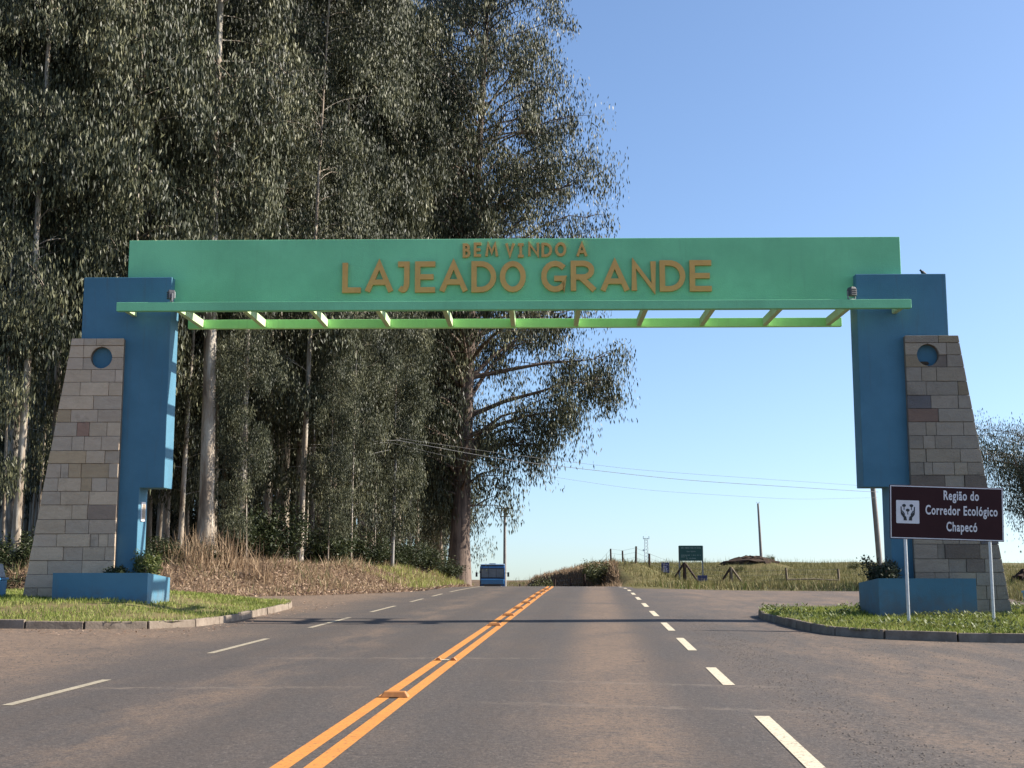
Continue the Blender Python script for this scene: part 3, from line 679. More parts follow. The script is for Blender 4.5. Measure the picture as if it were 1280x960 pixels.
# ------------------------------------------------------------------ brown tourist sign
def text_mesh(s, height, width, bold, mat, font_offset=0):
    cu=bpy.data.curves.new('lettering','FONT'); cu.body=s; cu.size=1; cu.align_x='CENTER'; cu.offset=bold; cu.extrude=.02; cu.space_character=1.12; cu.resolution_u=4
    o=bpy.data.objects.new('lettering',cu); COL.objects.link(o); bpy.context.view_layer.update()
    me=bpy.data.meshes.new_from_object(o.evaluated_get(bpy.context.evaluated_depsgraph_get())); bpy.data.objects.remove(o); bpy.data.curves.remove(cu)
    co=np.empty(len(me.vertices)*3,np.float32); me.vertices.foreach_get('co',co); co=co.reshape(-1,3)
    cap=.73; sx=width/(co[:,0].max()-co[:,0].min()); sz=height/cap; mid=(co[:,0].max()+co[:,0].min())/2
    out=np.stack([(co[:,0]-mid)*sx,-co[:,2]*.12,co[:,1]*sz],1); me.vertices.foreach_set('co',out.astype(np.float32).ravel())
    me.materials.clear(); me.materials.append(mat); me.update(); return me
sg=empty('tourist_sign',(8.96,24.9,float(side_z(9))),R(3.9),'brown tourist sign on two steel posts with a white square pictogram','road sign')
W2,H2=1.115,.525
def tilt(o): o.location=(0,0,2.30); o.rotation_euler=(0,R(1.75),0)
pl=MB().box(-W2,W2,-.012,.012,-H2,H2).build('sign_plate',M['brownsign'],sg,.008); tilt(pl)
bo=MB(); e=.018
for a,b_,c,d in ((-W2+.012,W2-.012,H2-.012-e,H2-.012),(-W2+.012,W2-.012,-H2+.012,-H2+.012+e),(-W2+.012,-W2+.012+e,-H2+.012+e,H2-.012-e),(W2-.012-e,W2-.012,-H2+.012+e,H2-.012-e)):
    bo.box(a,b_,-.0155,-.0115,c,d)
bo.build('border',M['white'],pl)
for tx,cap,wd,x,z in (('Região do',.185,.69,.29,H2-.262),('Corredor Ecológico',.185,1.41,.29,H2-.555),('Chapecó',.185,.60,.29,H2-.87)):
    o=link('lettering',text_mesh(tx,cap,wd,.022,M['white']),pl); o.location=(x,-.014,z)
pg=MB().prism([(-.99+.012,-.222),(-.55,-.222),(-.538,-.21),(-.538,.215),(-.55,.227),(-.978,.227),(-.99,.215),(-.99,-.21)],-.0165,-.0115).build('pictogram',M['white'],pl)
pk=MB(); c0=-.764; yk0,yk1=-.0195,-.0160
def disc(cx,cz,rx,rz): pk.prism([(cx+rx*math.cos(a),cz+rz*math.sin(a)) for a in np.linspace(0,2*math.pi,15)[:-1]],yk0,yk1)
for (dx,dz) in ((-.072,.125),(.072,.125),(0,.035)):
    disc(c0+dx,dz,.038,.03); pk.box(c0+dx-.008,c0+dx+.008,yk0+.0008,yk1,dz-.085,dz-.025)
for s in (-1,1):
    pk.prism([(c0+s*.018,-.165),(c0+s*.082,-.165),(c0+s*.082,-.115),(c0+s*.135,-.045),(c0+s*.142,.10),(c0+s*.122,.105),(c0+s*.115,.0),(c0+s*.062,-.062),(c0+s*.030,-.098)],yk0-.0006,yk1)
    pk.stroke([(c0+s*.062,-.048),(c0+s*.105,.018)],.018,yk0-.0012,yk1)
pk.build('hands_symbol',M['black'],pg)
for x in (-.82,.83):
    MB().tube([(x,.035,-.1),(x,.035,2.30-.5*0+.45)],.032,10).build('post',M['steel'],sg)
    for z in (1.95,2.6): MB().box(x-.05,x+.05,.004+.012,.075,z,z+.035).build('clamp',M['greymetal'],sg)

# blue bins at both outer sides of the towers
def bin_(x,z,label,s):
    p=empty('litter_bin',gl(x,-.35,z),GA,label,'bin','blue bins beside the towers')
    MB().prism([(-.26,0),(.26,0),(.30,.50),(-.30,.50)],-.28,.28).build('bin_body',M['binblue'],p,.02)
    MB().box(-.32,.32,-.3,.3,.50,.55).build('rim',M['binblue'],p,.01)
    MB().prism([(-.28,.55),(.28,.55),(.20,.86),(-.2,.86)],-.24,.24).build('lid',M['greymetal'],p,.03)
bin_(-11.68,.36,'blue bin with a grey lid at the grass left of the left stone tower',-1)
bin_(11.62,.08,'blue bin with a grey lid right of the right stone tower',1)

# ------------------------------------------------------------------ road studs
ref=[]
def stud(y):
    p=empty('road_stud',(.05,y,float(road_z(y))+.006),R(2),None,'road stud','orange studs along the centre line')
    mb=MB(); a,b_,c,d=.145,.105,.075,.045; h=.055
    mb.add([(-a,-c,0),(a,-c,0),(a,c,0),(-a,c,0),(-b_,-d,h),(b_,-d,h),(b_,d,h),(-b_,d,h)],[(0,3,2,1),(4,5,6,7),(0,1,5,4),(1,2,6,5),(2,3,7,6),(3,0,4,7)])
    mb.build('stud_body',M['stud'],p,.008)
    f=MB(); f.add([(-.085,-c-.0005,.012),(.085,-c-.0005,.012),(.075,-d-.007,.046),(-.075,-d-.007,.046)],[(0,1,2,3)]); 
    f2=MB().prism([(-.085,.010),(.085,.010),(.072,.044),(-.072,.044)],-.003,.003).build('reflector',M['stud'],p); f2.location=(0,-.064,.002); f2.rotation_euler=(R(-28),0,0)
    return p
s0=stud(12.62); s0['label']='nearest orange road stud across the double yellow line'
ordn=['second nearest','third nearest','fourth nearest','fifth nearest','sixth nearest','seventh nearest','eighth nearest','ninth nearest']
for k,y in enumerate((25.3,29.5,33.4,37.2,41.2,45.2,49.2,53.2)):
    c=copy_tree(s0); c.location=(.05,y,float(road_z(y))+.006)
    c['label']=ordn[k]+' orange road stud standing whole on the double yellow line'
s0['label']='nearest whole orange road stud standing on the double yellow line'
# the broken stud: two stumps left
p=empty('broken_stud',(.05,17.0,.006),0,'broken orange road stud of which only two stumps remain','road stud')
for s in (-1,1):
    MB().prism([(s*.15,0),(s*.06,0),(s*.075,.03),(s*.11,.04)],-.05,.05).build('stump',M['stud'],p,.006)
MB().box(-.06,.06,-.05,.05,0,.006).build('glue_pad',M['whitepaint'],p)

# ------------------------------------------------------------------ trees
def crown_arrays(rg, spec):
    """trunk MB, leaf quads and tints of one eucalyptus, base at the origin"""
    H,base,r0=spec['H'],spec['base'],spec['r']; mb=MB()
    lean=np.array(spec.get('lean',(rg.normal(0,.4),rg.normal(0,.4)))); ph=rg.uniform(0,6.28)
    def axis(z):
        t=z/H; return np.array([lean[0]*t+.25*math.sin(3*t+ph)*t, lean[1]*t+.25*math.cos(2.6*t+ph)*t, z])
    zsn=np.linspace(0,H,15); zsn[0]=-.5
    rad=[max(.02,r0*(1-.93*(max(z,0)/H))*(1+ (.35 if z<.3 else 0))) for z in zsn]
    mb.tube([axis(max(z,0)) if z>=0 else axis(0)+np.array([0,0,z]) for z in zsn],rad,10)
    cl=[]
    for k in range(spec['limbs']):
        u=rg.uniform(0,1); z=base+(H-base-.6)*u**spec.get('pw',.9); az=rg.uniform(0,2*math.pi)
        rr=spec['rad'](z,az)*rg.uniform(.75,1.08)
        if rr<.3: continue
        p0=axis(z); el=rg.uniform(*spec.get('el',(.35,.9))); d=np.array([math.cos(az),math.sin(az),0]); pts=[]
        for t in (0,.3,.6,.85,1.0):
            pts.append(p0+d*rr*t+np.array([0,0,rr*el*(t-.42*t*t*1.25)])+rg.normal(0,.06*rr*.3,3)*t)
        rl=max(.018,r0*.30*(1-.8*z/H)*min(1,rr/4+.25))
        mb.tube(pts,[rl,rl*.8,rl*.55,rl*.32,rl*.12],5,False)
        nb=max(3,int(rr*spec.get('dens',1.25)))
        for j in range(nb):
            t=rg.uniform(.3,1.0); i=min(3,int(np.searchsorted((0,.3,.6,.85,1.0),t)-1)); ts=(0,.3,.6,.85,1.0); f=(t-ts[i])/(ts[i+1]-ts[i])
            q=np.array(pts[i])*(1-f)+np.array(pts[i+1])*f
            a2=az+rg.normal(0,1.1); ln=rg.uniform(.4,1.25)*spec.get('tw',1); e=q+np.array([math.cos(a2)*ln,math.sin(a2)*ln,rg.uniform(-.1,.55)*ln])
            mb.tube([q,(q+e)/2+np.array([0,0,.08]),e],[rl*.28+.006,rl*.18+.005,.004],3,False)
            cl.append(e); 
            if rg.random()<spec.get('half',.4): cl.append((q+e)/2+rg.normal(0,.2,3))
    for (z,az,rr,el) in spec.get('extra',()):
        p0=axis(z); d=np.array([math.cos(az),math.sin(az),0]); pts=[p0+d*rr*t+np.array([0,0,rr*el*(t-.4*t*t)])+rg.normal(0,.12,3)*t for t in (0,.3,.6,.85,1.0)]
        mb.tube(pts,[.17,.13,.09,.05,.02],6,False)
        for j in range(int(rr*3.2)):
            t=rg.uniform(.35,1.05); q=p0+d*rr*t+np.array([0,0,rr*el*(t-.4*t*t)]); a2=az+rg.normal(0,1.2); ln=rg.uniform(.5,2.3)
            e=q+np.array([math.cos(a2)*ln,math.sin(a2)*ln,rg.uniform(-.6,.4)*ln]); mb.tube([q,(q+e)/2+np.array([0,0,.15]),e],[.03,.018,.005],4,False); cl.append(e)
    # top tuft
    for k in range(6): cl.append(axis(H-rg.uniform(0,1.5))+rg.normal(0,.35,3))
    cl=np.array(cl); per=spec['leaves']//len(cl)
    cs=rg.uniform(.34,.80,len(cl))*spec.get('cs',1)
    n=per*len(cl); idx=np.repeat(np.arange(len(cl)),per)
    off=np.clip(rg.normal(0,1,(n,3)),-1.75,1.75)*cs[idx][:,None]*np.array([.62,.62,.92]); off[:,2]-=cs[idx]*.55
    c=cl[idx]+off
    az=rg.uniform(0,2*math.pi,n); tilt=np.abs(rg.normal(0,.34,n)); ax=np.stack([np.sin(tilt)*np.cos(az),np.sin(tilt)*np.sin(az),-np.cos(tilt)],1)
    wa=rg.uniform(0,2*math.pi,n); wv=np.stack([np.cos(wa),np.sin(wa),rg.normal(0,.25,n)],1); wv-=ax*(wv*ax).sum(1)[:,None]; wv/=np.linalg.norm(wv,axis=1)[:,None]
    L=rg.uniform(.15,.31,n)*spec.get('ls',1); Wd=L*rg.uniform(.17,.27,n)
    V,Q=leaf_quads(c,ax,wv,L,Wd); tint=np.clip(rg.normal(.42,.17,n)+rg.normal(0,.19,len(cl))[idx],0,1)
    return mb,V,Q,tint
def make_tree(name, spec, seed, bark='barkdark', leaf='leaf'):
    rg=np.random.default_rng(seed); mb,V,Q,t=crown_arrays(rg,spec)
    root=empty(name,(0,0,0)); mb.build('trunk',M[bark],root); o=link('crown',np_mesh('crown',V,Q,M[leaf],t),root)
    return root
def plantation(H,base,rmax,limbs,leaves,r,**k):
    def rad(z,az):
        t=(z-base)/(H-base); return rmax*(.55+.6*t if t<.5 else .85*(1-((t-.5)/.5)**2.2)+.12)
    d=dict(H=H,base=base,r=r,rad=rad,limbs=limbs,leaves=leaves); d.update(k); return d
protos=[make_tree('eucalyptus_tree',plantation(35,9,2.7,56,60000,.18),11),
        make_tree('eucalyptus_tree',plantation(33,11,2.6,50,54000,.15),12),
        make_tree('eucalyptus_tree',plantation(36,7,2.9,60,64000,.20),13),
        make_tree('eucalyptus_tree',plantation(31,12,2.4,44,46000,.13),14),
        make_tree('eucalyptus_tree',plantation(24,3.2,2.3,46,42000,.10),15)]
edge_pts_z=np.array([3.5,5,6.5,8,10,12,13.5,15,18,22,26,29,32,34,36.5,38.5]); 
edge_r=np.array([.8,2.2,3.2,4.3,5.6,8.0,8.4,7.0,6.9,6.9,6.2,5.2,4.9,4.0,3.0,1.2])
def edge_rad(z,az):
    right=np.interp(z,edge_pts_z,edge_r); left=np.interp(z,[3,8,14,25,33,38.5],[.6,2.5,4.2,4.8,4.0,1.0]); k=.5+.5*math.cos(az-.1); k=k**.8
    return left*(1-k)+right*k
edge=make_tree('eucalyptus_tree',dict(H=39,base=4,r=.62,rad=edge_rad,limbs=150,leaves=165000,lean=(1.5,.6),dens=1.15,pw=.95,tw=2.0,cs=1.25,ls=1.2,el=(.5,1.6),half=.35,extra=[(9.8,.05,7.4,.50),(8.6,-.25,6.2,.40),(12.2,.2,8.0,.30),(7.2,.1,3.8,.5)]),21,'barkrough')
placed=[]
def place_tree(src, x, y, rz, sc, label, group=None, fresh=[set()]):
    o = src if src.name not in fresh[0] else copy_tree(src)
    fresh[0].add(src.name)
    o.location=(x,y,float(land_z(x,y))-.05); o.rotation_euler=(0,0,rz); o.scale=(sc,sc,sc*random.uniform(.95,1.05))
    tag(o,label,'tree',group); placed.append((x,y)); return o
place_tree(edge,-5.75,72.3,0,1,'huge eucalyptus beside the road, outermost of the grove, its boughs reaching over the road')
hero=[(0,257,690,45.6,0.3,1.05,'stout pale eucalyptus rising from tall tan grass just right of the left tower'),
      (2,374,700,51.5,1.0,.92,'slim white stemmed eucalyptus standing clear of the grove mid way to the big roadside tree'),
      (3,299,668,51,2.2,.85,'eucalyptus with a ragged brown trunk behind the stout pale one'),
      (1,512,690,70,.8,1.0,'eucalyptus with a bare sunlit trunk behind the thin crossarm pole'),
      (3,497,690,67,4.0,1.05,'slender eucalyptus left of the bare sunlit trunk at the crossarm pole'),
      (2,18,690,40,2.4,.95,'leafy eucalyptus nearest the camera, cut by the left edge of the photo'),
      (1,66,650,43.5,1.9,.98,'eucalyptus with a bright slanting trunk just left of the left stone tower'),
      (0,165,660,47,3.3,.97,'eucalyptus rising directly behind the left blue tower'),
      (2,415,690,60,.2,1.0,'bushy eucalyptus behind the slim white stemmed one'),
      (4,345,690,56,1.3,1.0,'short leafy eucalyptus between the stout pale one and the slim white one'),
      (4,455,700,64,2.9,1.1,'short leafy eucalyptus left of the thin crossarm pole'),
      (4,4,690,40.5,.4,.80,'young eucalyptus with low hanging leaves at the left edge of the photo'),
      (4,46,690,44.5,1.9,.85,'young eucalyptus with low hanging leaves just left of the left stone tower'),
      (4,100,690,48,3.1,.85,'low leafed young eucalyptus straight behind the left stone slab'),
      (4,225,690,49.5,4.2,.75,'low leafed young eucalyptus between the left tower and the stout pale trunk'),
      (4,550,700,74,2.0,.9,'small leafy eucalyptus close behind the huge roadside one')]
for k,x,y,D,rz,sc,lab in hero:
    p=at(x,y,D); o_=place_tree(protos[k],p[0],p[1],rz,sc,lab)
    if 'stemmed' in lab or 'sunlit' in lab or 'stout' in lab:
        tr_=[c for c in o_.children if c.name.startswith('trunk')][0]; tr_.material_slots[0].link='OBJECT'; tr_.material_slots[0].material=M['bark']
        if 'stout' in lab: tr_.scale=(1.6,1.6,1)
        if 'slim' in lab: tr_.scale=(.72,.72,1)
ng=0
for k,(d,y) in enumerate([(4.2,46),(3.9,51),(2.9,53.5),(3.5,56),(2.6,58.5),(3.6,61),(2.5,63.5),(3.3,66),(3.4,70.5)]):
    x=float(toe_x(y))-d-random.uniform(0,.8)
    if any((x-a)**2+(y-b)**2<1.2**2 for a,b in placed): continue
    place_tree(protos[4],x,y,k*2.1,random.uniform(.42,.72),'young leafy eucalyptus in the thicket along the front edge of the grove','young eucalyptus trees at the grove front')
for row,y in enumerate(np.arange(39,126,3.7)):
    xmin=2.04-.478*y-5; xmax=float(toe_x(y))-4.6-1.2*(y<50)
    if y>74: xmax=float(toe_x(y))-2.5
    for x in np.arange(xmax-random.uniform(0,1.2),xmin,-3.5):
        px_,py_=x+random.uniform(-.7,.7),y+random.uniform(-.9,.9)
        if any((px_-a)**2+(py_-b)**2<2.3**2 for a,b in placed): continue
        if py_<44 and px_>-12.5: continue
        k=random.choices(range(5),weights=(4,4,4,3,2.6) if x>float(toe_x(y))-13 else (4,4,4,3,5))[0]
        place_tree(protos[k],px_,py_,random.uniform(0,6.28),random.uniform(.88,1.1),'tall eucalyptus packed among its neighbours in the dark grove','eucalyptus trees of the roadside grove'); ng+=1
print('grove trees',ng)

# low trees and shrubs
def shrub_mesh(seed, r, h, n, mat, leafL=(.05,.11), wr=.45, stems=14, upright=.6):
    rg=np.random.default_rng(seed); mb=MB(); cl=[]
    for k in range(stems):
        a=rg.uniform(0,6.28); rr=r*math.sqrt(rg.uniform(.02,1)); hh=h*rg.uniform(.5,1)*(1-.35*(rr/r)**2); e=np.array([rr*math.cos(a),rr*math.sin(a),hh])
        mid=e*np.array([.45,.45,.5])+rg.normal(0,.04,3); mb.tube([(rr*.15*math.cos(a),rr*.15*math.sin(a),-.06),mid,e],[.02*h,.012*h,.004],4,False)
        for q in range(5): t=rg.uniform(.35,1.05); cl.append(e*np.array([t**.7,t**.7,t])+rg.normal(0,.10*r,3))
    cl=np.array(cl); idx=rg.integers(0,len(cl),n); c=cl[idx]+rg.normal(0,.15*min(r,h)*1.0,(n,3)); c[:,2]=np.maximum(c[:,2],.02)
    az=rg.uniform(0,6.28,n); ax=np.stack([np.cos(az),np.sin(az),rg.normal(upright,.6,n)],1); ax/=np.linalg.norm(ax,axis=1)[:,None]
    wv=np.cross(ax,rg.normal(0,1,(n,3))); wv/=np.linalg.norm(wv,axis=1)[:,None]; L=rg.uniform(*leafL,n)
    V,Q=leaf_quads(c,ax,wv,L,L*wr); return mb,np_mesh('foliage',V,Q,M[mat],rg.uniform(0,1,n))
def shrub(name,loc,args,label,cat='shrub',group=None,bark='barkrough'):
    mb,me=shrub_mesh(*args); p=empty(name,loc,0,label,cat,group); mb.build('stem',M[bark],p); link('foliage',me,p); return p
def on_land(x,y,dz=0): return (x,y,float(land_z(x,y))+dz)
shrub('planter_bush',gl(-8.22,-.15,.86),(31,.34,.75,2600,'leafyel',(.05,.10),.4,16),'sunlit yellow green bush in the left planter beside the blue leg','bush')
shrub('planter_bush',gl(-8.75,-.55,.86),(32,.26,.34,1100,'leafdark',(.05,.09),.45,10),'low dark sprig of bush in the left planter in front of the blue leg','bush')
shrub('planter_bush',gl(8.22,-.25,.74),(33,.42,.70,2800,'leafsmall',(.05,.10),.4,18),'dark bush filling the inner end of the right planter','bush')
def px_land(x,y0,D): p=at(x,y0,D); return on_land(p[0],p[1])
sh0=shrub('shrub',px_land(335,700,50),(41,1.3,2.4,5200,'leafdark',(.10,.2),.38,20),'green shrub at the foot of the grove behind the tall tan grass','shrub','shrubs along the foot of the grove')
sh1=shrub('shrub',px_land(412,700,53),(42,1.1,1.7,4200,'leafdark',(.10,.2),.38,18),'rounded green shrub right of the slim white eucalyptus stem','shrub','shrubs along the foot of the grove')
for k,(x,D,sc,lab) in enumerate([(450,56,1.25,'broad green shrub midway between the slim white stem and the crossarm pole'),(478,60,1.3,'green shrub just left of the crossarm pole foot'),
      (528,63,1.5,'large dark shrub between the crossarm pole and the huge roadside tree'),(556,67,1.35,'dark shrub touching the huge roadside trunk'),(503,61.5,1.0,'low shrub right of the crossarm pole foot'),
      (238,44,1.0,'shrub at the root of the stout pale eucalyptus'),(205,43,.9,'shrub behind the bright end of the left planter'),(385,54,1.1,'shrub behind the slim white stem'),
      (300,49,1.2,'green shrub standing in the tall tan grass'),(20,40,1.3,'leafy shrub left of the left stone tower'),(-15,38,1.2,'shrub cut by the left edge of the photo')]):
    c=copy_tree((sh0,sh1)[k%2]); c.location=px_land(x,700,D); c.scale=(sc*random.uniform(.6,.95),sc*random.uniform(.6,.95),sc*random.uniform(.35,.7)); c.rotation_euler=(0,0,k*1.7); c['label']=lab
for k in range(46):
    y=98+random.uniform(0,30); x=2.04-y*random.uniform(.17,.49); c=copy_tree((sh0,sh1)[k%2]); c.location=on_land(x,y); q=random.uniform(1.6,2.6); c.scale=(q*1.2,q*1.2,q); c.rotation_euler=(0,0,k)
    c['label']='dark undergrowth shrub deep between the grove trunks'; c['group']='undergrowth shrubs deep in the grove'
# small leafy crown right of the big trunk
low=make_tree('roadside_sapling',dict(H=6.5,base=1.2,r=.10,rad=lambda z,az:1.9*(1-((z-1.2)/5.6)**2)+.3,limbs=34,leaves=9000),23,'barkrough')
low.location=on_land(-7.4,82); tag(low,'leafy young tree with drooping foliage just right of the huge trunk','tree')
# fine leaved tree at the right edge
def rt_rad(z,az): return 4.0*math.sqrt(max(0,1-((z-5.3)/3.2)**2))+.3
rt=make_tree('spreading_tree',dict(H=7.1,base=2.4,r=.22,rad=rt_rad,limbs=84,leaves=60000,lean=(-.6,0),ls=.6,cs=1.0,dens=2.6,pw=.8),27,'barkrough','leafsmall')
rt.location=on_land(24.6,61); tag(rt,'fine leaved dark tree at the right edge behind the brown sign','tree')
MBt=MB().tube([(0,0,1.2),(-1.2,-.5,2.9),(-2.2,-.8,4.6),(-2.6,-.8,6.2)],[.2,.15,.10,.03],7); MBt.build('bough',M['barkrough'],rt)

# dry grass, litter and tall stalks along the left verge
def scatter(n, x0,x1,y0,y1,cond):
    P=np.stack([rng.uniform(x0,x1,n),rng.uniform(y0,y1,n)],1); return P[cond(P)]
P=scatter(150000,-24,-4.6,34.5,80,lambda P:(toe_x(P[:,1])-P[:,0]>rng.uniform(-.1,.5,len(P)))&(toe_x(P[:,1])-P[:,0]<9)&(P[:,0]>2-.5*P[:,1]))
pt=patchy(P,.9,2.2); blades('dry_grass',P,land_z(P[:,0],P[:,1])-.02,  .05,.30,.012,M['dry'],1.0,np.clip(rng.beta(2,2.2,len(P))*.75+np.where(pt>.25,.35,0)*rng.random(len(P)),0,1))
P=scatter(60000,-24,-5.4,35.5,60,lambda P:(toe_x(P[:,1])-P[:,0]>1.6)&(toe_x(P[:,1])-P[:,0]<6.5)&(P[:,0]>2-.5*P[:,1])&(patchy(P,.8,.9)*.6+patchy(P,2.3,3.3)*.5+1.0*np.exp(-((P[:,0]+11.2)/2.0)**2-((P[:,1]-43.8)/2.4)**2)>.80))
blades('tall_dry_grass',P,land_z(P[:,0],P[:,1])-.02,.45,1.6,.013,M['dry'],.42,rng.beta(2,2,len(P))*.72)
P=scatter(60000,-20,-4.6,35,75,lambda P:(toe_x(P[:,1])-P[:,0]>-.25)&(toe_x(P[:,1])-P[:,0]<5)&(P[:,0]>2-.5*P[:,1]))
n=len(P); az=rng.uniform(0,6.28,n); ax=np.stack([np.cos(az),np.sin(az),rng.normal(.25,.3,n)],1); ax/=np.linalg.norm(ax,axis=1)[:,None]; wv=np.cross(ax,rng.normal(0,1,(n,3))); wv/=np.linalg.norm(wv,axis=1)[:,None]
L=rng.uniform(.06,.2,n); V,Q=leaf_quads(np.column_stack([P,land_z(P[:,0],P[:,1])+rng.uniform(0,.07,n)]),ax,wv,L,L*.3)
tag(link('leaf_litter',np_mesh('leaf_litter',V,Q,M['litterleaf'],rng.uniform(0,1,n))),kind='stuff')
P=scatter(26000,-22,-5,35,66,lambda P:(toe_x(P[:,1])-P[:,0]>.6)&(toe_x(P[:,1])-P[:,0]<8)&(P[:,0]>2-.5*P[:,1])&(patchy(P,1.3,6.1)>.22))
blades('verge_weeds',P,land_z(P[:,0],P[:,1])-.02,.2,.65,.013,M['dry'],.7,np.where(rng.random(len(P))<.3,1,rng.uniform(.3,.8,len(P))))
# fresh green tongue of grass by the crest
P=scatter(16000,-9,-4.4,50,90,lambda P:(toe_x(P[:,1])-P[:,0]>.0)&(toe_x(P[:,1])-P[:,0]<2.6)&(patchy(P,.6,4)>-.15))
blades('verge_grass',P,land_z(P[:,0],P[:,1])-.02,.12,.45,.014,M['lawn'],.6,rng.uniform(.3,1,len(P)))

# field beyond the apron
P=scatter(190000,-14,60,53,215,lambda P:(P[:,0]-5.4-road_x(P[:,1])>np.where((P[:,1]>84)&(P[:,1]<150),1.6,.2))&(~paved(P[:,0],P[:,1]))&(np.abs(P[:,0]-2-.04*P[:,1])<.42*P[:,1])&(rng.random(len(P))<np.clip(1.25-P[:,1]/260,.2,1)))
pt=patchy(P,.35,1.1); hh=1
blades('field_grass',P,land_z(P[:,0],P[:,1])-.03,.12,.55,.022,M['field'],.55,np.clip(rng.beta(2,2,len(P))*.8+pt*.3+np.where(P[:,1]<66,.35,0),0,1))
P=scatter(9000,-16,70,85,232,lambda P:(P[:,0]-6.2-road_x(P[:,1])>.3)&(patchy(P,.5,5)>.05))
blades('weed_stalks',P,land_z(P[:,0],P[:,1])-.03,.5,1.15,.02,M['field'],.2,rng.beta(2,2,len(P))*.6)
P=scatter(40000,15,34,26,56,lambda P:~paved(P[:,0],P[:,1])&(P[:,0]<2.2+.45*P[:,1]))
blades('field_grass',P,land_z(P[:,0],P[:,1])-.02,.1,.4,.014,M['field'],.6,rng.beta(2,2,len(P)))
P=scatter(70000,-16,4,84,152,lambda P:(P[:,0]-5.2-road_x(P[:,1])>-.3)&(P[:,0]-5.2-road_x(P[:,1])<2.2))
blades('bank_grass',P,land_z(P[:,0],P[:,1])-.03,.15,.6,.022,M['dry'],.9,rng.beta(2,2,len(P))*.6)
# bushes on the cut bank
bk0=shrub('bank_bush',on_land(-2.6,112),(51,1.1,1.7,2000,'leafbank',(.10,.24),.35,18),'round green bush at the left end of the cut bank','bush','bushes on the cut bank')
for k,(x,D,sc,lab) in enumerate([(662,116,.75,'smaller bush at the low left tip of the cut bank'),(752,98,1.15,'yellowish bush on the bank right of the last fence posts'),(742,104,1.0,'bush on the bank top by the tallest fence post'),(690,112,.7,'small bush on the bank between two posts'),(700,109,.5,'lowest bush crouching on the bank top')]):
    c=copy_tree(bk0); p=at(x,715,D); c.location=on_land(p[0],p[1]); c.scale=(sc,sc,sc*.9); c['label']=lab; c.rotation_euler=(0,0,k)
for x,D,sc,lab in ((962,150,.6,'wispy little bush on the mound beside the bare pole'),(923,128,.5,'tiny bush at the left foot of the mound'),(1067,140,.6,'small dark bush on the skyline left of the right tower'),(973,96,.42,'dark weed tuft by the leaning wooden rail')):
    c=copy_tree(bk0); p=at(x,715,D); c.location=on_land(p[0],p[1]); c.scale=(sc,sc,sc); c['label']=lab; del c['group']

# ------------------------------------------------------------------ fence of the field
def post_len(x,ytop,ybot,D,r,mat,label,lean=0,group='wooden posts of the field fence'):
    p=at(x,ybot,D); z0=float(land_z(p[0],p[1])); ht=max((ybot-ytop)/F_PX*D, .9)
    e=empty('fence_post',(p[0],p[1],z0),0,label,'fence post',group)
    MB().tube([(0,0,-.3),(lean*.5,0,ht*.5),(lean,.02,ht)],[r,r*.95,r*.85],7).build('post',M[mat],e); return e,ht
FP=[(650,711,730,118,.09,'darkwood','dark fence post at the far left tip of the bank'),(693,702,722,108,.08,'darkwood','short fence post in the middle of the bank top'),
    (713,696,716,104,.09,'darkwood','fence post left of the tallest one on the bank'),(731,691,714,100,.11,'darkwood','tallest fence post on the bank top'),
    (764,705,724,100,.08,'darkwood','fence post just right of the bank'),(779,704,722,102,.08,'darkwood','second fence post right of the bank'),
    (795,704,725,98,.09,'darkwood','leaning dark fence post left of the lattice mast'),(812,704,723,99,.09,'darkwood','leaning dark fence post right of the lattice mast'),
    (984,712,734,97,.10,'wood','pale fence post at the left end of the low rail'),(1049,715,735,97,.11,'wood','pale fence post at the right end of the low rail')]
for x,a,b_,D,r,m,l in FP: post_len(x,a,b_,D,r,m,l,random.uniform(-.06,.06))
def brace_post(x, D, label, mat):
    e,ht=post_len(x,703,728,D,.15,mat,label); 
    MB().tube([(-.06,0,ht*.94),(-1.05,0,.0)],.09,7).build('brace',M['darkwood'],e); MB().tube([(.06,0,ht*.94),(1.15,0,-.05)],.09,7).build('brace',M[mat],e)
brace_post(856,100,'dark braced corner post under the green board','darkwood'); brace_post(914,98,'pale braced corner post right of the green board','wood')
a=at(984,730,97); b_=at(1049,730,97)
ro=MB().tube([(a[0],a[1]-.15,float(land_z(a[0],a[1]))+.45),((a[0]+b_[0])/2,(a[1]+b_[1])/2-.15,float(land_z(a[0],a[1]))+.50),(b_[0],b_[1]-.15,float(land_z(b_[0],b_[1]))+.35)],.06,7).build('rail',M['wood']); tag(ro,'pale wooden rail lying low between two fence posts','rail')
prev=None
fw=MB(); pts=sorted([at(x,b,D) for x,a_,b,D,*_ in FP]+[at(856,728,100),at(914,728,98)],key=lambda p:p[0])
for h in (.45,.85,1.2): fw.tube([(p[0],p[1],float(land_z(p[0],p[1]))+h) for p in pts],.008,4)
tag(fw.build('fence_wire',M['wire']),'thin wires strung between the posts of the field fence','fence wire')

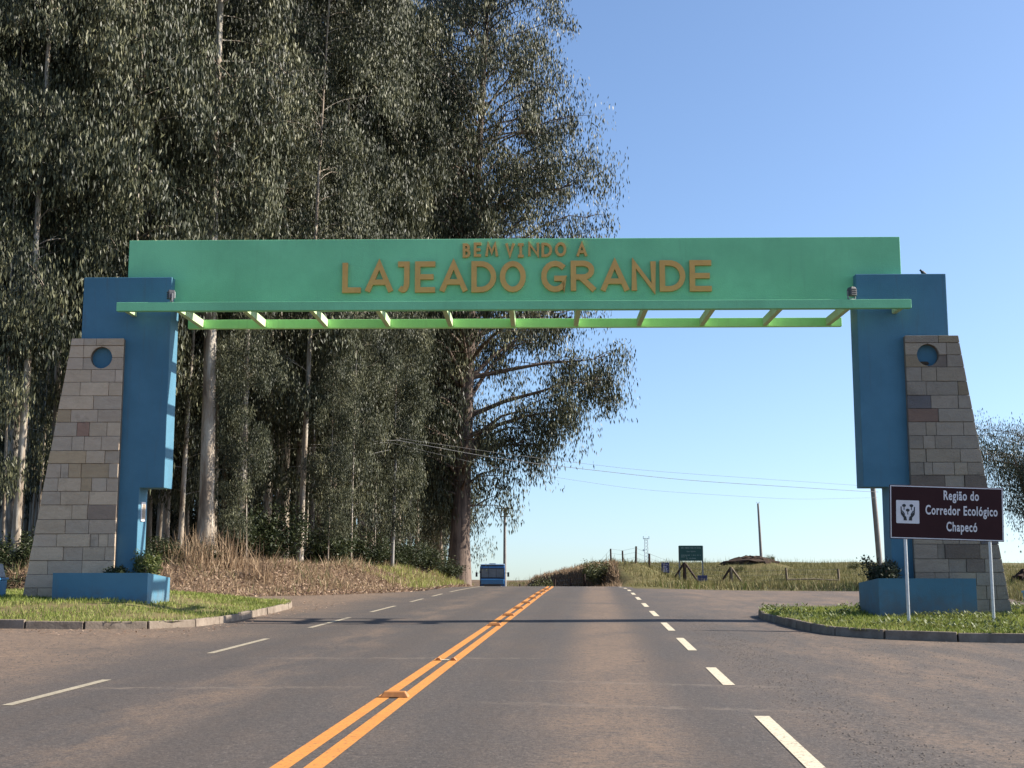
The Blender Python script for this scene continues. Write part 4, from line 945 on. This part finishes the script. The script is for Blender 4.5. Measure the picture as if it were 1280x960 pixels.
# road signs in the field
def board(x,y0,y1,xw,D,label):
    p=at(x,735,D); z0=float(land_z(p[0],p[1])); sc=D/F_PX; e=empty('green_board',(p[0],p[1],z0),R(3),label,'road sign')
    w=xw/2*sc; zt=1.41+(694-y0)*sc-z0; zb=1.41+(694-y1)*sc-z0
    MB().box(-w,w,-.03,.03,zb,zt).build('board',M['greensign'],e,.01)
    for s in (-1,1): MB().box(s*w-.06,s*w+.06,.031,.12,-.4,zt-.02).build('post',M['greymetal'],e)
    hgt=zt-zb; t=MB()
    rg=random.Random(3)
    for (f,x0,x1,hh) in ((.80,-.84,.84,.10),(.58,-.35,.42,.07),(.34,-.84,-.15,.06),(.34,.05,.84,.06),(.23,-.84,-.25,.06),(.13,-.40,.40,.06)):
        xx=x0
        while xx<x1:
            ww=rg.uniform(.035,.085)
            for q in range(2): t.box(xx*w,(xx+ww*.55)*w,-.034,-.03,zb+hgt*(f+q*hh*.5),zb+hgt*(f+q*hh*.5+hh*.34))
            t.box(xx*w,(xx+ww*.22)*w,-.0345,-.03,zb+hgt*f,zb+hgt*(f+hh)); xx+=ww+(.10 if rg.random()<.16 else .025)
    t.build('lettering',M['signtext'],e)
board(864.5,682,701,29,104,'dark green information board on two posts in the field')
def km(x,y0,y1,xw,D,label):
    p=at(x,730,D); z0=float(land_z(p[0],p[1])); sc=D/F_PX; e=empty('distance_marker',(p[0],p[1],z0),R(3),label,'road sign')
    w=xw/2*sc; zt=1.41+(694-y0)*sc-z0; zb=1.41+(694-y1)*sc-z0; h=zt-zb
    MB().box(-w,w,-.02,.02,zb,zt).build('sign_plate',M['bluesign'],e,.01); MB().box(-.05,.05,.021,.09,-.3,zt-.1).build('post',M['darkwood'],e)
    t=MB(); zc=lambda f:zb+h*f
    for q,(dx,n_) in enumerate(((-.38,3),)):
        t.box(-w*.6,w*.6,-.023,-.02,zc(.80),zc(.84))
    t.stroke([(-w*.45,zc(.50)),(-w*.45,zc(.66))],.05,-.023,-.02); t.stroke([(-w*.2,zc(.50)),(-w*.2,zc(.66)),(0,zc(.55)),(w*.2,zc(.66)),(w*.2,zc(.5))],.05,-.023,-.02)
    t.stroke([(-w*.15,zc(.42)),(-w*.42,zc(.27)),(-w*.42,zc(.14)),(-w*.12,zc(.14)),(-w*.12,zc(.26)),(-w*.42,zc(.26))],.06,-.023,-.02)
    t.stroke([(w*.1,zc(.42)),(w*.42,zc(.42)),(w*.2,zc(.29)),(w*.42,zc(.22)),(w*.36,zc(.12)),(w*.1,zc(.12))],.06,-.024,-.02)
    t.build('lettering',M['bluetext'],e)
km(832,703,716,10,100,'small dark blue distance marker on a single post')
p=at(878,723,100); z0=float(land_z(p[0],p[1])); e=empty('blue_panel',(p[0],p[1],z0),R(6),'small dark blue panel low in the grass under the green board','panel')
MB().box(-.4,.4,-.02,.02,.30,.82).build('panel',M['bluesign'],e,.01)
for s in (-.28,.28): MB().box(s-.03,s+.03,.021,.07,-.2,.7).build('leg',M['darkwood'],e)

# earth mound cap and the mound at the right edge
def mound(name,c,rx,ry,h,seed,label):
    rg=np.random.default_rng(seed); n,m=22,9; v=[]; f=[]
    for j in range(m+1):
        t=j/m
        for k in range(n):
            a=2*math.pi*k/n; jig=1+rg.normal(0,.11); v.append((c[0]+rx*t*jig*math.cos(a),c[1]+ry*t*jig*math.sin(a),c[2]+h*(1-t**1.7)*(1+rg.normal(0,.13))-(.3 if j==m else 0)))
    for j in range(m):
        for k in range(n): f.append((j*n+k,j*n+(k+1)%n,(j+1)*n+(k+1)%n,(j+1)*n+k))
    mb=MB(); mb.add(v,[tuple(reversed(q)) for q in f]); return tag(mb.build(name,M['earth']),label,'mound')
p=at(938,706,148); mound('earth_mound',(p[0],p[1],float(land_z(p[0],p[1]))-.25),3.4,2.2,.75,5,'bare dark earth heap at the foot of the lone pole')
p=at(1283,726,92); mound('earth_mound',(p[0]+.2,p[1],float(land_z(p[0],p[1]))-.1),1.9,2.0,1.25,6,'dark red earth heap at the right edge behind the right tower')

# ------------------------------------------------------------------ poles, wires, mast
def pole(name,x,y,D,ytop,r0,r1,mat,label,lean=0,base=None):
    p=at(x,y,D) if base is None else np.array(base); z0=float(land_z(p[0],p[1])); q=at(x,ytop,D); ht=q[2]-z0
    e=empty(name,(p[0],p[1],z0),0,label,'utility pole')
    MB().tube([(0,0,-.5),(lean*.5,0,ht*.5),(lean,0,ht)],[r0,(r0+r1)/2,r1],9).build('pole',M[mat],e); return e,ht
def crossarm(e,ht,dz,half,rz,mat='wood',ins=True):
    c=MB().box(-half,half,-.17,-.07,dz-.05,dz+.05).build('crossarm',M[mat],e); c.rotation_euler=(0,0,rz)
    if ins:
        for s in (-.92,-.45,.5,.92): MB().tube([(s*half,-.12,dz+.05),(s*half,-.12,dz+.12),(s*half,-.12,dz+.2)],[.02,.045,.02],6).build('insulator',M['concrete'],c)
e1,h1=pole('utility_pole',490,712,58,543,.085,.06,'polegrey','thin grey pole with a short crossarm at the front of the grove',.12)
crossarm(e1,h1,h1-.45,.42,R(-8))
e2,h2=pole('utility_pole',631,705,128,634,.20,.13,'polegrey','utility pole with two crossarms behind the blue bus')
crossarm(e2,h2,h2-.12,.85,R(5)); crossarm(e2,h2,h2-.95,.5,R(5),ins=False)
e3,h3=pole('utility_pole',952,700,150,629,.19,.12,'polegrey','lone bare pole standing on the mound in the field',-.25)
for s in (-1,1): MB().tube([(-.25,0,h3-.2),(-.25+s*.16,0,h3+.2)],.03,5).build('fork_arm',M['polegrey'],e3)
e4,h4=pole('utility_pole',1103,733,75,560,.19,.14,'polegrey','leaning pole seen under the right blue tower',-.45)
crossarm(e4,h4,h4-.35,.8,R(80))
def wire(pts,label,r=.016,mat='wire',group='power lines'):
    P=[np.array(p) for p in pts]; out=[]
    for i in range(len(P)-1):
        a,b_=P[i],P[i+1]
        n=10
        for k in range(n): out.append(a+(b_-a)*k/n)
    out.append(P[-1]); 
    for _ in range(6): out=[out[0]]+[(out[i-1]+2*out[i]+out[i+1])/4 for i in range(1,len(out)-1)]+[out[-1]]
    o=MB().tube(out,r,4,False).build('power_line',M[mat]); tag(o,label,'cable',group)
p1=lambda x,y,D:at(x,y,D)
wire([p1(495,550,57.6),p1(631,575,61),p1(850,600,67.5),p1(1075,614,74),p1(1098,615,75)],'thickest cable sagging across the road behind the arch',.012)
wire([p1(500,548,57.6),p1(628,567,61),p1(800,588,66),p1(1075,607,74),p1(1099,608,75)],'upper thin cable across the road behind the arch',.007)
wire([p1(487,553,57.6),p1(624,586,61),p1(800,612.6,66),p1(993,624.5,71),p1(1097,622,75)],'lowest thin cable sagging across the road behind the arch',.006)
wire([p1(-260,480,50),p1(0,527,52),p1(62,541,52.8),p1(255,563,55),p1(400,560,56.5),p1(486,553,57.6)],'bright bare cable running along the grove front behind the left tower',.014,'palewire')
wire([p1(-260,478,50.2),p1(0,523,52.2),p1(62,534,53),p1(255,557,55),p1(400,556,56.7),p1(500,550,57.8)],'thin upper cable along the grove front behind the left tower',.010,'palewire')
wire([p1(-260,505,49.8),p1(0,545,51.8),p1(57,560,52.5),p1(250,588,54.8),p1(400,582,56.3),p1(488,562,57.6)],'lowest thin cable along the grove front behind the left tower',.010,'palewire')
# lattice mast far beyond the field
p=at(808,694,1300); e=empty('lattice_mast',(p[0],p[1],-28),0,'pale lattice mast on the far skyline','mast'); hm=28+1.41+(694-673)/F_PX*1300
lm=MB()
def half(z): return 2.6-1.0*z/hm
for sx in (-1,1):
    for sy in (-1,1): MB().tube([(sx*half(0),sy*half(0),0),(sx*half(hm),sy*half(hm),hm)],.22,5).build('leg',M['tower'],e)
for k in range(14):
    z0_,z1_=hm*k/14,hm*(k+1)/14; a,b_=half(z0_),half(z1_)
    for sy in (-1,1): lm.tube([(-a,sy*a,z0_),(b_,sy*b_,z1_)],.12,4).tube([(a,sy*a,z0_),(-b_,sy*b_,z1_)],.12,4)
    for sx in (-1,1): lm.tube([(sx*a,-a,z0_),(sx*b_,b_,z1_)],.12,4)
lm.build('bracing',M['tower'],e)
MB().box(-2.8,2.8,-2.8,2.8,hm-.3,hm+.1).build('platform',M['tower'],e)
for s in (-1,1): MB().box(s*2.9-.35,s*2.9+.35,-.4,.4,hm-1,hm+2.2).build('antenna',M['tower'],e)
MB().box(-3.8,-1.8,-.6,.6,hm*.72,hm*.72+1.6).build('antenna',M['tower'],e); MB().tube([(0,0,hm),(0,0,hm+8)],[.15,.05],5).build('spire',M['tower'],e)

# ------------------------------------------------------------------ blue bus coming over the crest
by=115.0; bx=float(at(617,720,by)[0]); bz=float(road_z(by))
bus=empty('bus',(bx,by,bz),R(184),'old blue bus coming over the crest of the road','bus')   # local +y is its front... faces the camera
# local frame: x across, y forward (front at +y), z up
body=MB(); w=1.13
prof=[(-3.6,.45),(-3.6,2.95),(2.2,2.95),(2.75,2.80),(2.98,1.75),(3.25,1.66),(3.30,.45)]
body.add([(-w,y,z) for y,z in prof]+[(w,y,z) for y,z in prof],[tuple(range(7)),tuple(range(13,6,-1))]+[(i,(i+1)%7,(i+1)%7+7,i+7) for i in range(7)])
bd=body.build('body',M['busblue'],bus,.09)
MB().box(-w+.03,w-.03,-3.5,2.5,2.952,3.05).build('roof',M['busroof'],bus,.05)
MB().box(-.3,.3,1.2,1.9,3.05,3.14).build('roof_hatch',M['busroof'],bus,.03)
def slant(x0,x1,f0,f1,off,thick,mat,name,par):
    a=np.array([2.98,1.75]); b_=np.array([2.75,2.80]); d=b_-a; n=np.array([d[1],-d[0]]); n/=np.linalg.norm(n)
    p0=a+d*f0+n*off; p1_=a+d*f1+n*off; q0=p0+n*thick; q1=p1_+n*thick
    mb=MB(); mb.add([(x0,*p0),(x1,*p0),(x1,*q0),(x0,*q0),(x0,*p1_),(x1,*p1_),(x1,*q1),(x0,*q1)],[(0,3,2,1),(4,5,6,7),(0,1,5,4),(1,2,6,5),(2,3,7,6),(3,0,4,7)]); return mb.build(name,mat,par)
slant(-1.03,1.03,.06,.90,.005,.012,M['dark'],'windscreen_frame',bd)
for x0,x1 in ((-.97,-.36),(-.31,.31),(.36,.97)): slant(x0,x1,.14,.84,.018,.008,M['glass'],'windscreen',bd)
for x0,x1 in ((-.93,-.45),(-.22,.22)): slant(x0,x1,.28,.72,.027,.003,M['lampglass'],'sunlit_sticker',bd) if False else None  # disabled: bright reflections painted on two windscreen panes
MB().prism([(-1.05,1.30),(1.05,1.30),(1.0,1.74),(-1.0,1.74)],3.30,3.36).build('bonnet_band',M['buslight'],bd,.03)
MB().box(-.30,.30,3.43,3.445,.46,.60).build('number_plate',M['white'],bd)
MB().box(-1.1,1.1,3.29,3.42,.42,.66).build('bumper',M['dark'],bus,.03)
for s in (-1,1):
    MB().tube([(s*.8,3.28,1.0),(s*.8,3.36,1.0)],.13,12).build('headlight',M['lampglass'],bd)
    mr=MB().tube([(s*1.1,2.8,2.3),(s*1.38,2.95,2.25)],.02,5); mr.box(s*1.42-.09,s*1.42+.09,2.92,3.0,1.95,2.35); mr.build('mirror',M['dark'],bus,.01)
    for y in (-2.3,2.1):
        wh=empty('wheel',(0,0,0)); bpy.data.objects.remove(wh)
        t=MB().tube([(s*.85,y,.48),(s*1.10,y,.48)],.48,16).build('wheel',M['tyre'],bus,.04)
        MB().tube([(s*1.101,y,.48),(s*1.115,y,.48)],.26,12).build('rim',M['greymetal'],t)
    for k in range(4): MB().box(s*w-.012,s*w+.012,-3.2+k*1.35,-2.05+k*1.35,1.75,2.6).build('side_window',M['glass'],bd)
MB().box(-.75,.75,3.302,3.325,.95,1.35).build('grille',M['dark'],bd,.01)
MB().box(-1.0,1.0,3.255,3.285,1.50,1.60).build('chrome_strip',M['busroof'],bd)

# ------------------------------------------------------------------ gravel and debris on the aprons
def stones(name,P,rmin,rmax,mat):
    n=len(P); r=rng.uniform(rmin,rmax,n)**1.0; base=np.array([[1,0,0],[0,1,0],[-1,0,0],[0,-1,0],[0,0,1]],float)
    ang=rng.uniform(0,6.28,n); V=np.empty((n,5,3))
    for k in range(5):
        v=base[k][None,:]*(r*rng.uniform(.6,1.2,n))[:,None]*np.array([1,1,.7]); c,s_=np.cos(ang),np.sin(ang)
        V[:,k,0]=v[:,0]*c-v[:,1]*s_+P[:,0]; V[:,k,1]=v[:,0]*s_+v[:,1]*c+P[:,1]; V[:,k,2]=v[:,2]+pz(P[:,0],P[:,1])-.001
    i=np.arange(n)[:,None]*5; Q=np.concatenate([i+np.array(q) for q in ((0,1,4),(1,2,4),(2,3,4),(3,0,4))],0)
    return tag(link(name,np_mesh(name,V.reshape(-1,3),Q,mat)),kind='stuff')
P=scatter(5200,3.9,14,5,24,lambda P:(patchy(P,.9,2)>-.2)&(~inside(P,rpoly+0))); stones('gravel',P,.004,.017,M['pebble'])
P=scatter(2600,3.75,4.6,6,30,lambda P:P[:,0]>0); stones('gravel',P,.004,.016,M['pebble'])
P=scatter(6000,-16,-3.6,7,23,lambda P:(patchy(P,.8,1)>.0)); stones('gravel',P,.004,.018,M['pebble'])
P=scatter(2600,-9,-5,21,37,lambda P:~inside(P,lpoly)); n=len(P)
az=rng.uniform(0,6.28,n); ax=np.stack([np.cos(az),np.sin(az),rng.normal(.1,.15,n)],1); ax/=np.linalg.norm(ax,axis=1)[:,None]; wv=np.cross(ax,[0,0,1]); L=rng.uniform(.03,.1,n)
V,Q=leaf_quads(np.column_stack([P,pz(P[:,0],P[:,1])+.01]),ax,wv,L,L*.4); tag(link('fallen_leaves',np_mesh('fallen_leaves',V,Q,M['litterleaf'],rng.uniform(0,1,n))),kind='stuff')
for (x,y,r,l) in ((-5.55,12.9,.05,'dark loose stone lying on the right apron'),):
    pass
print('objects',len(S.objects))
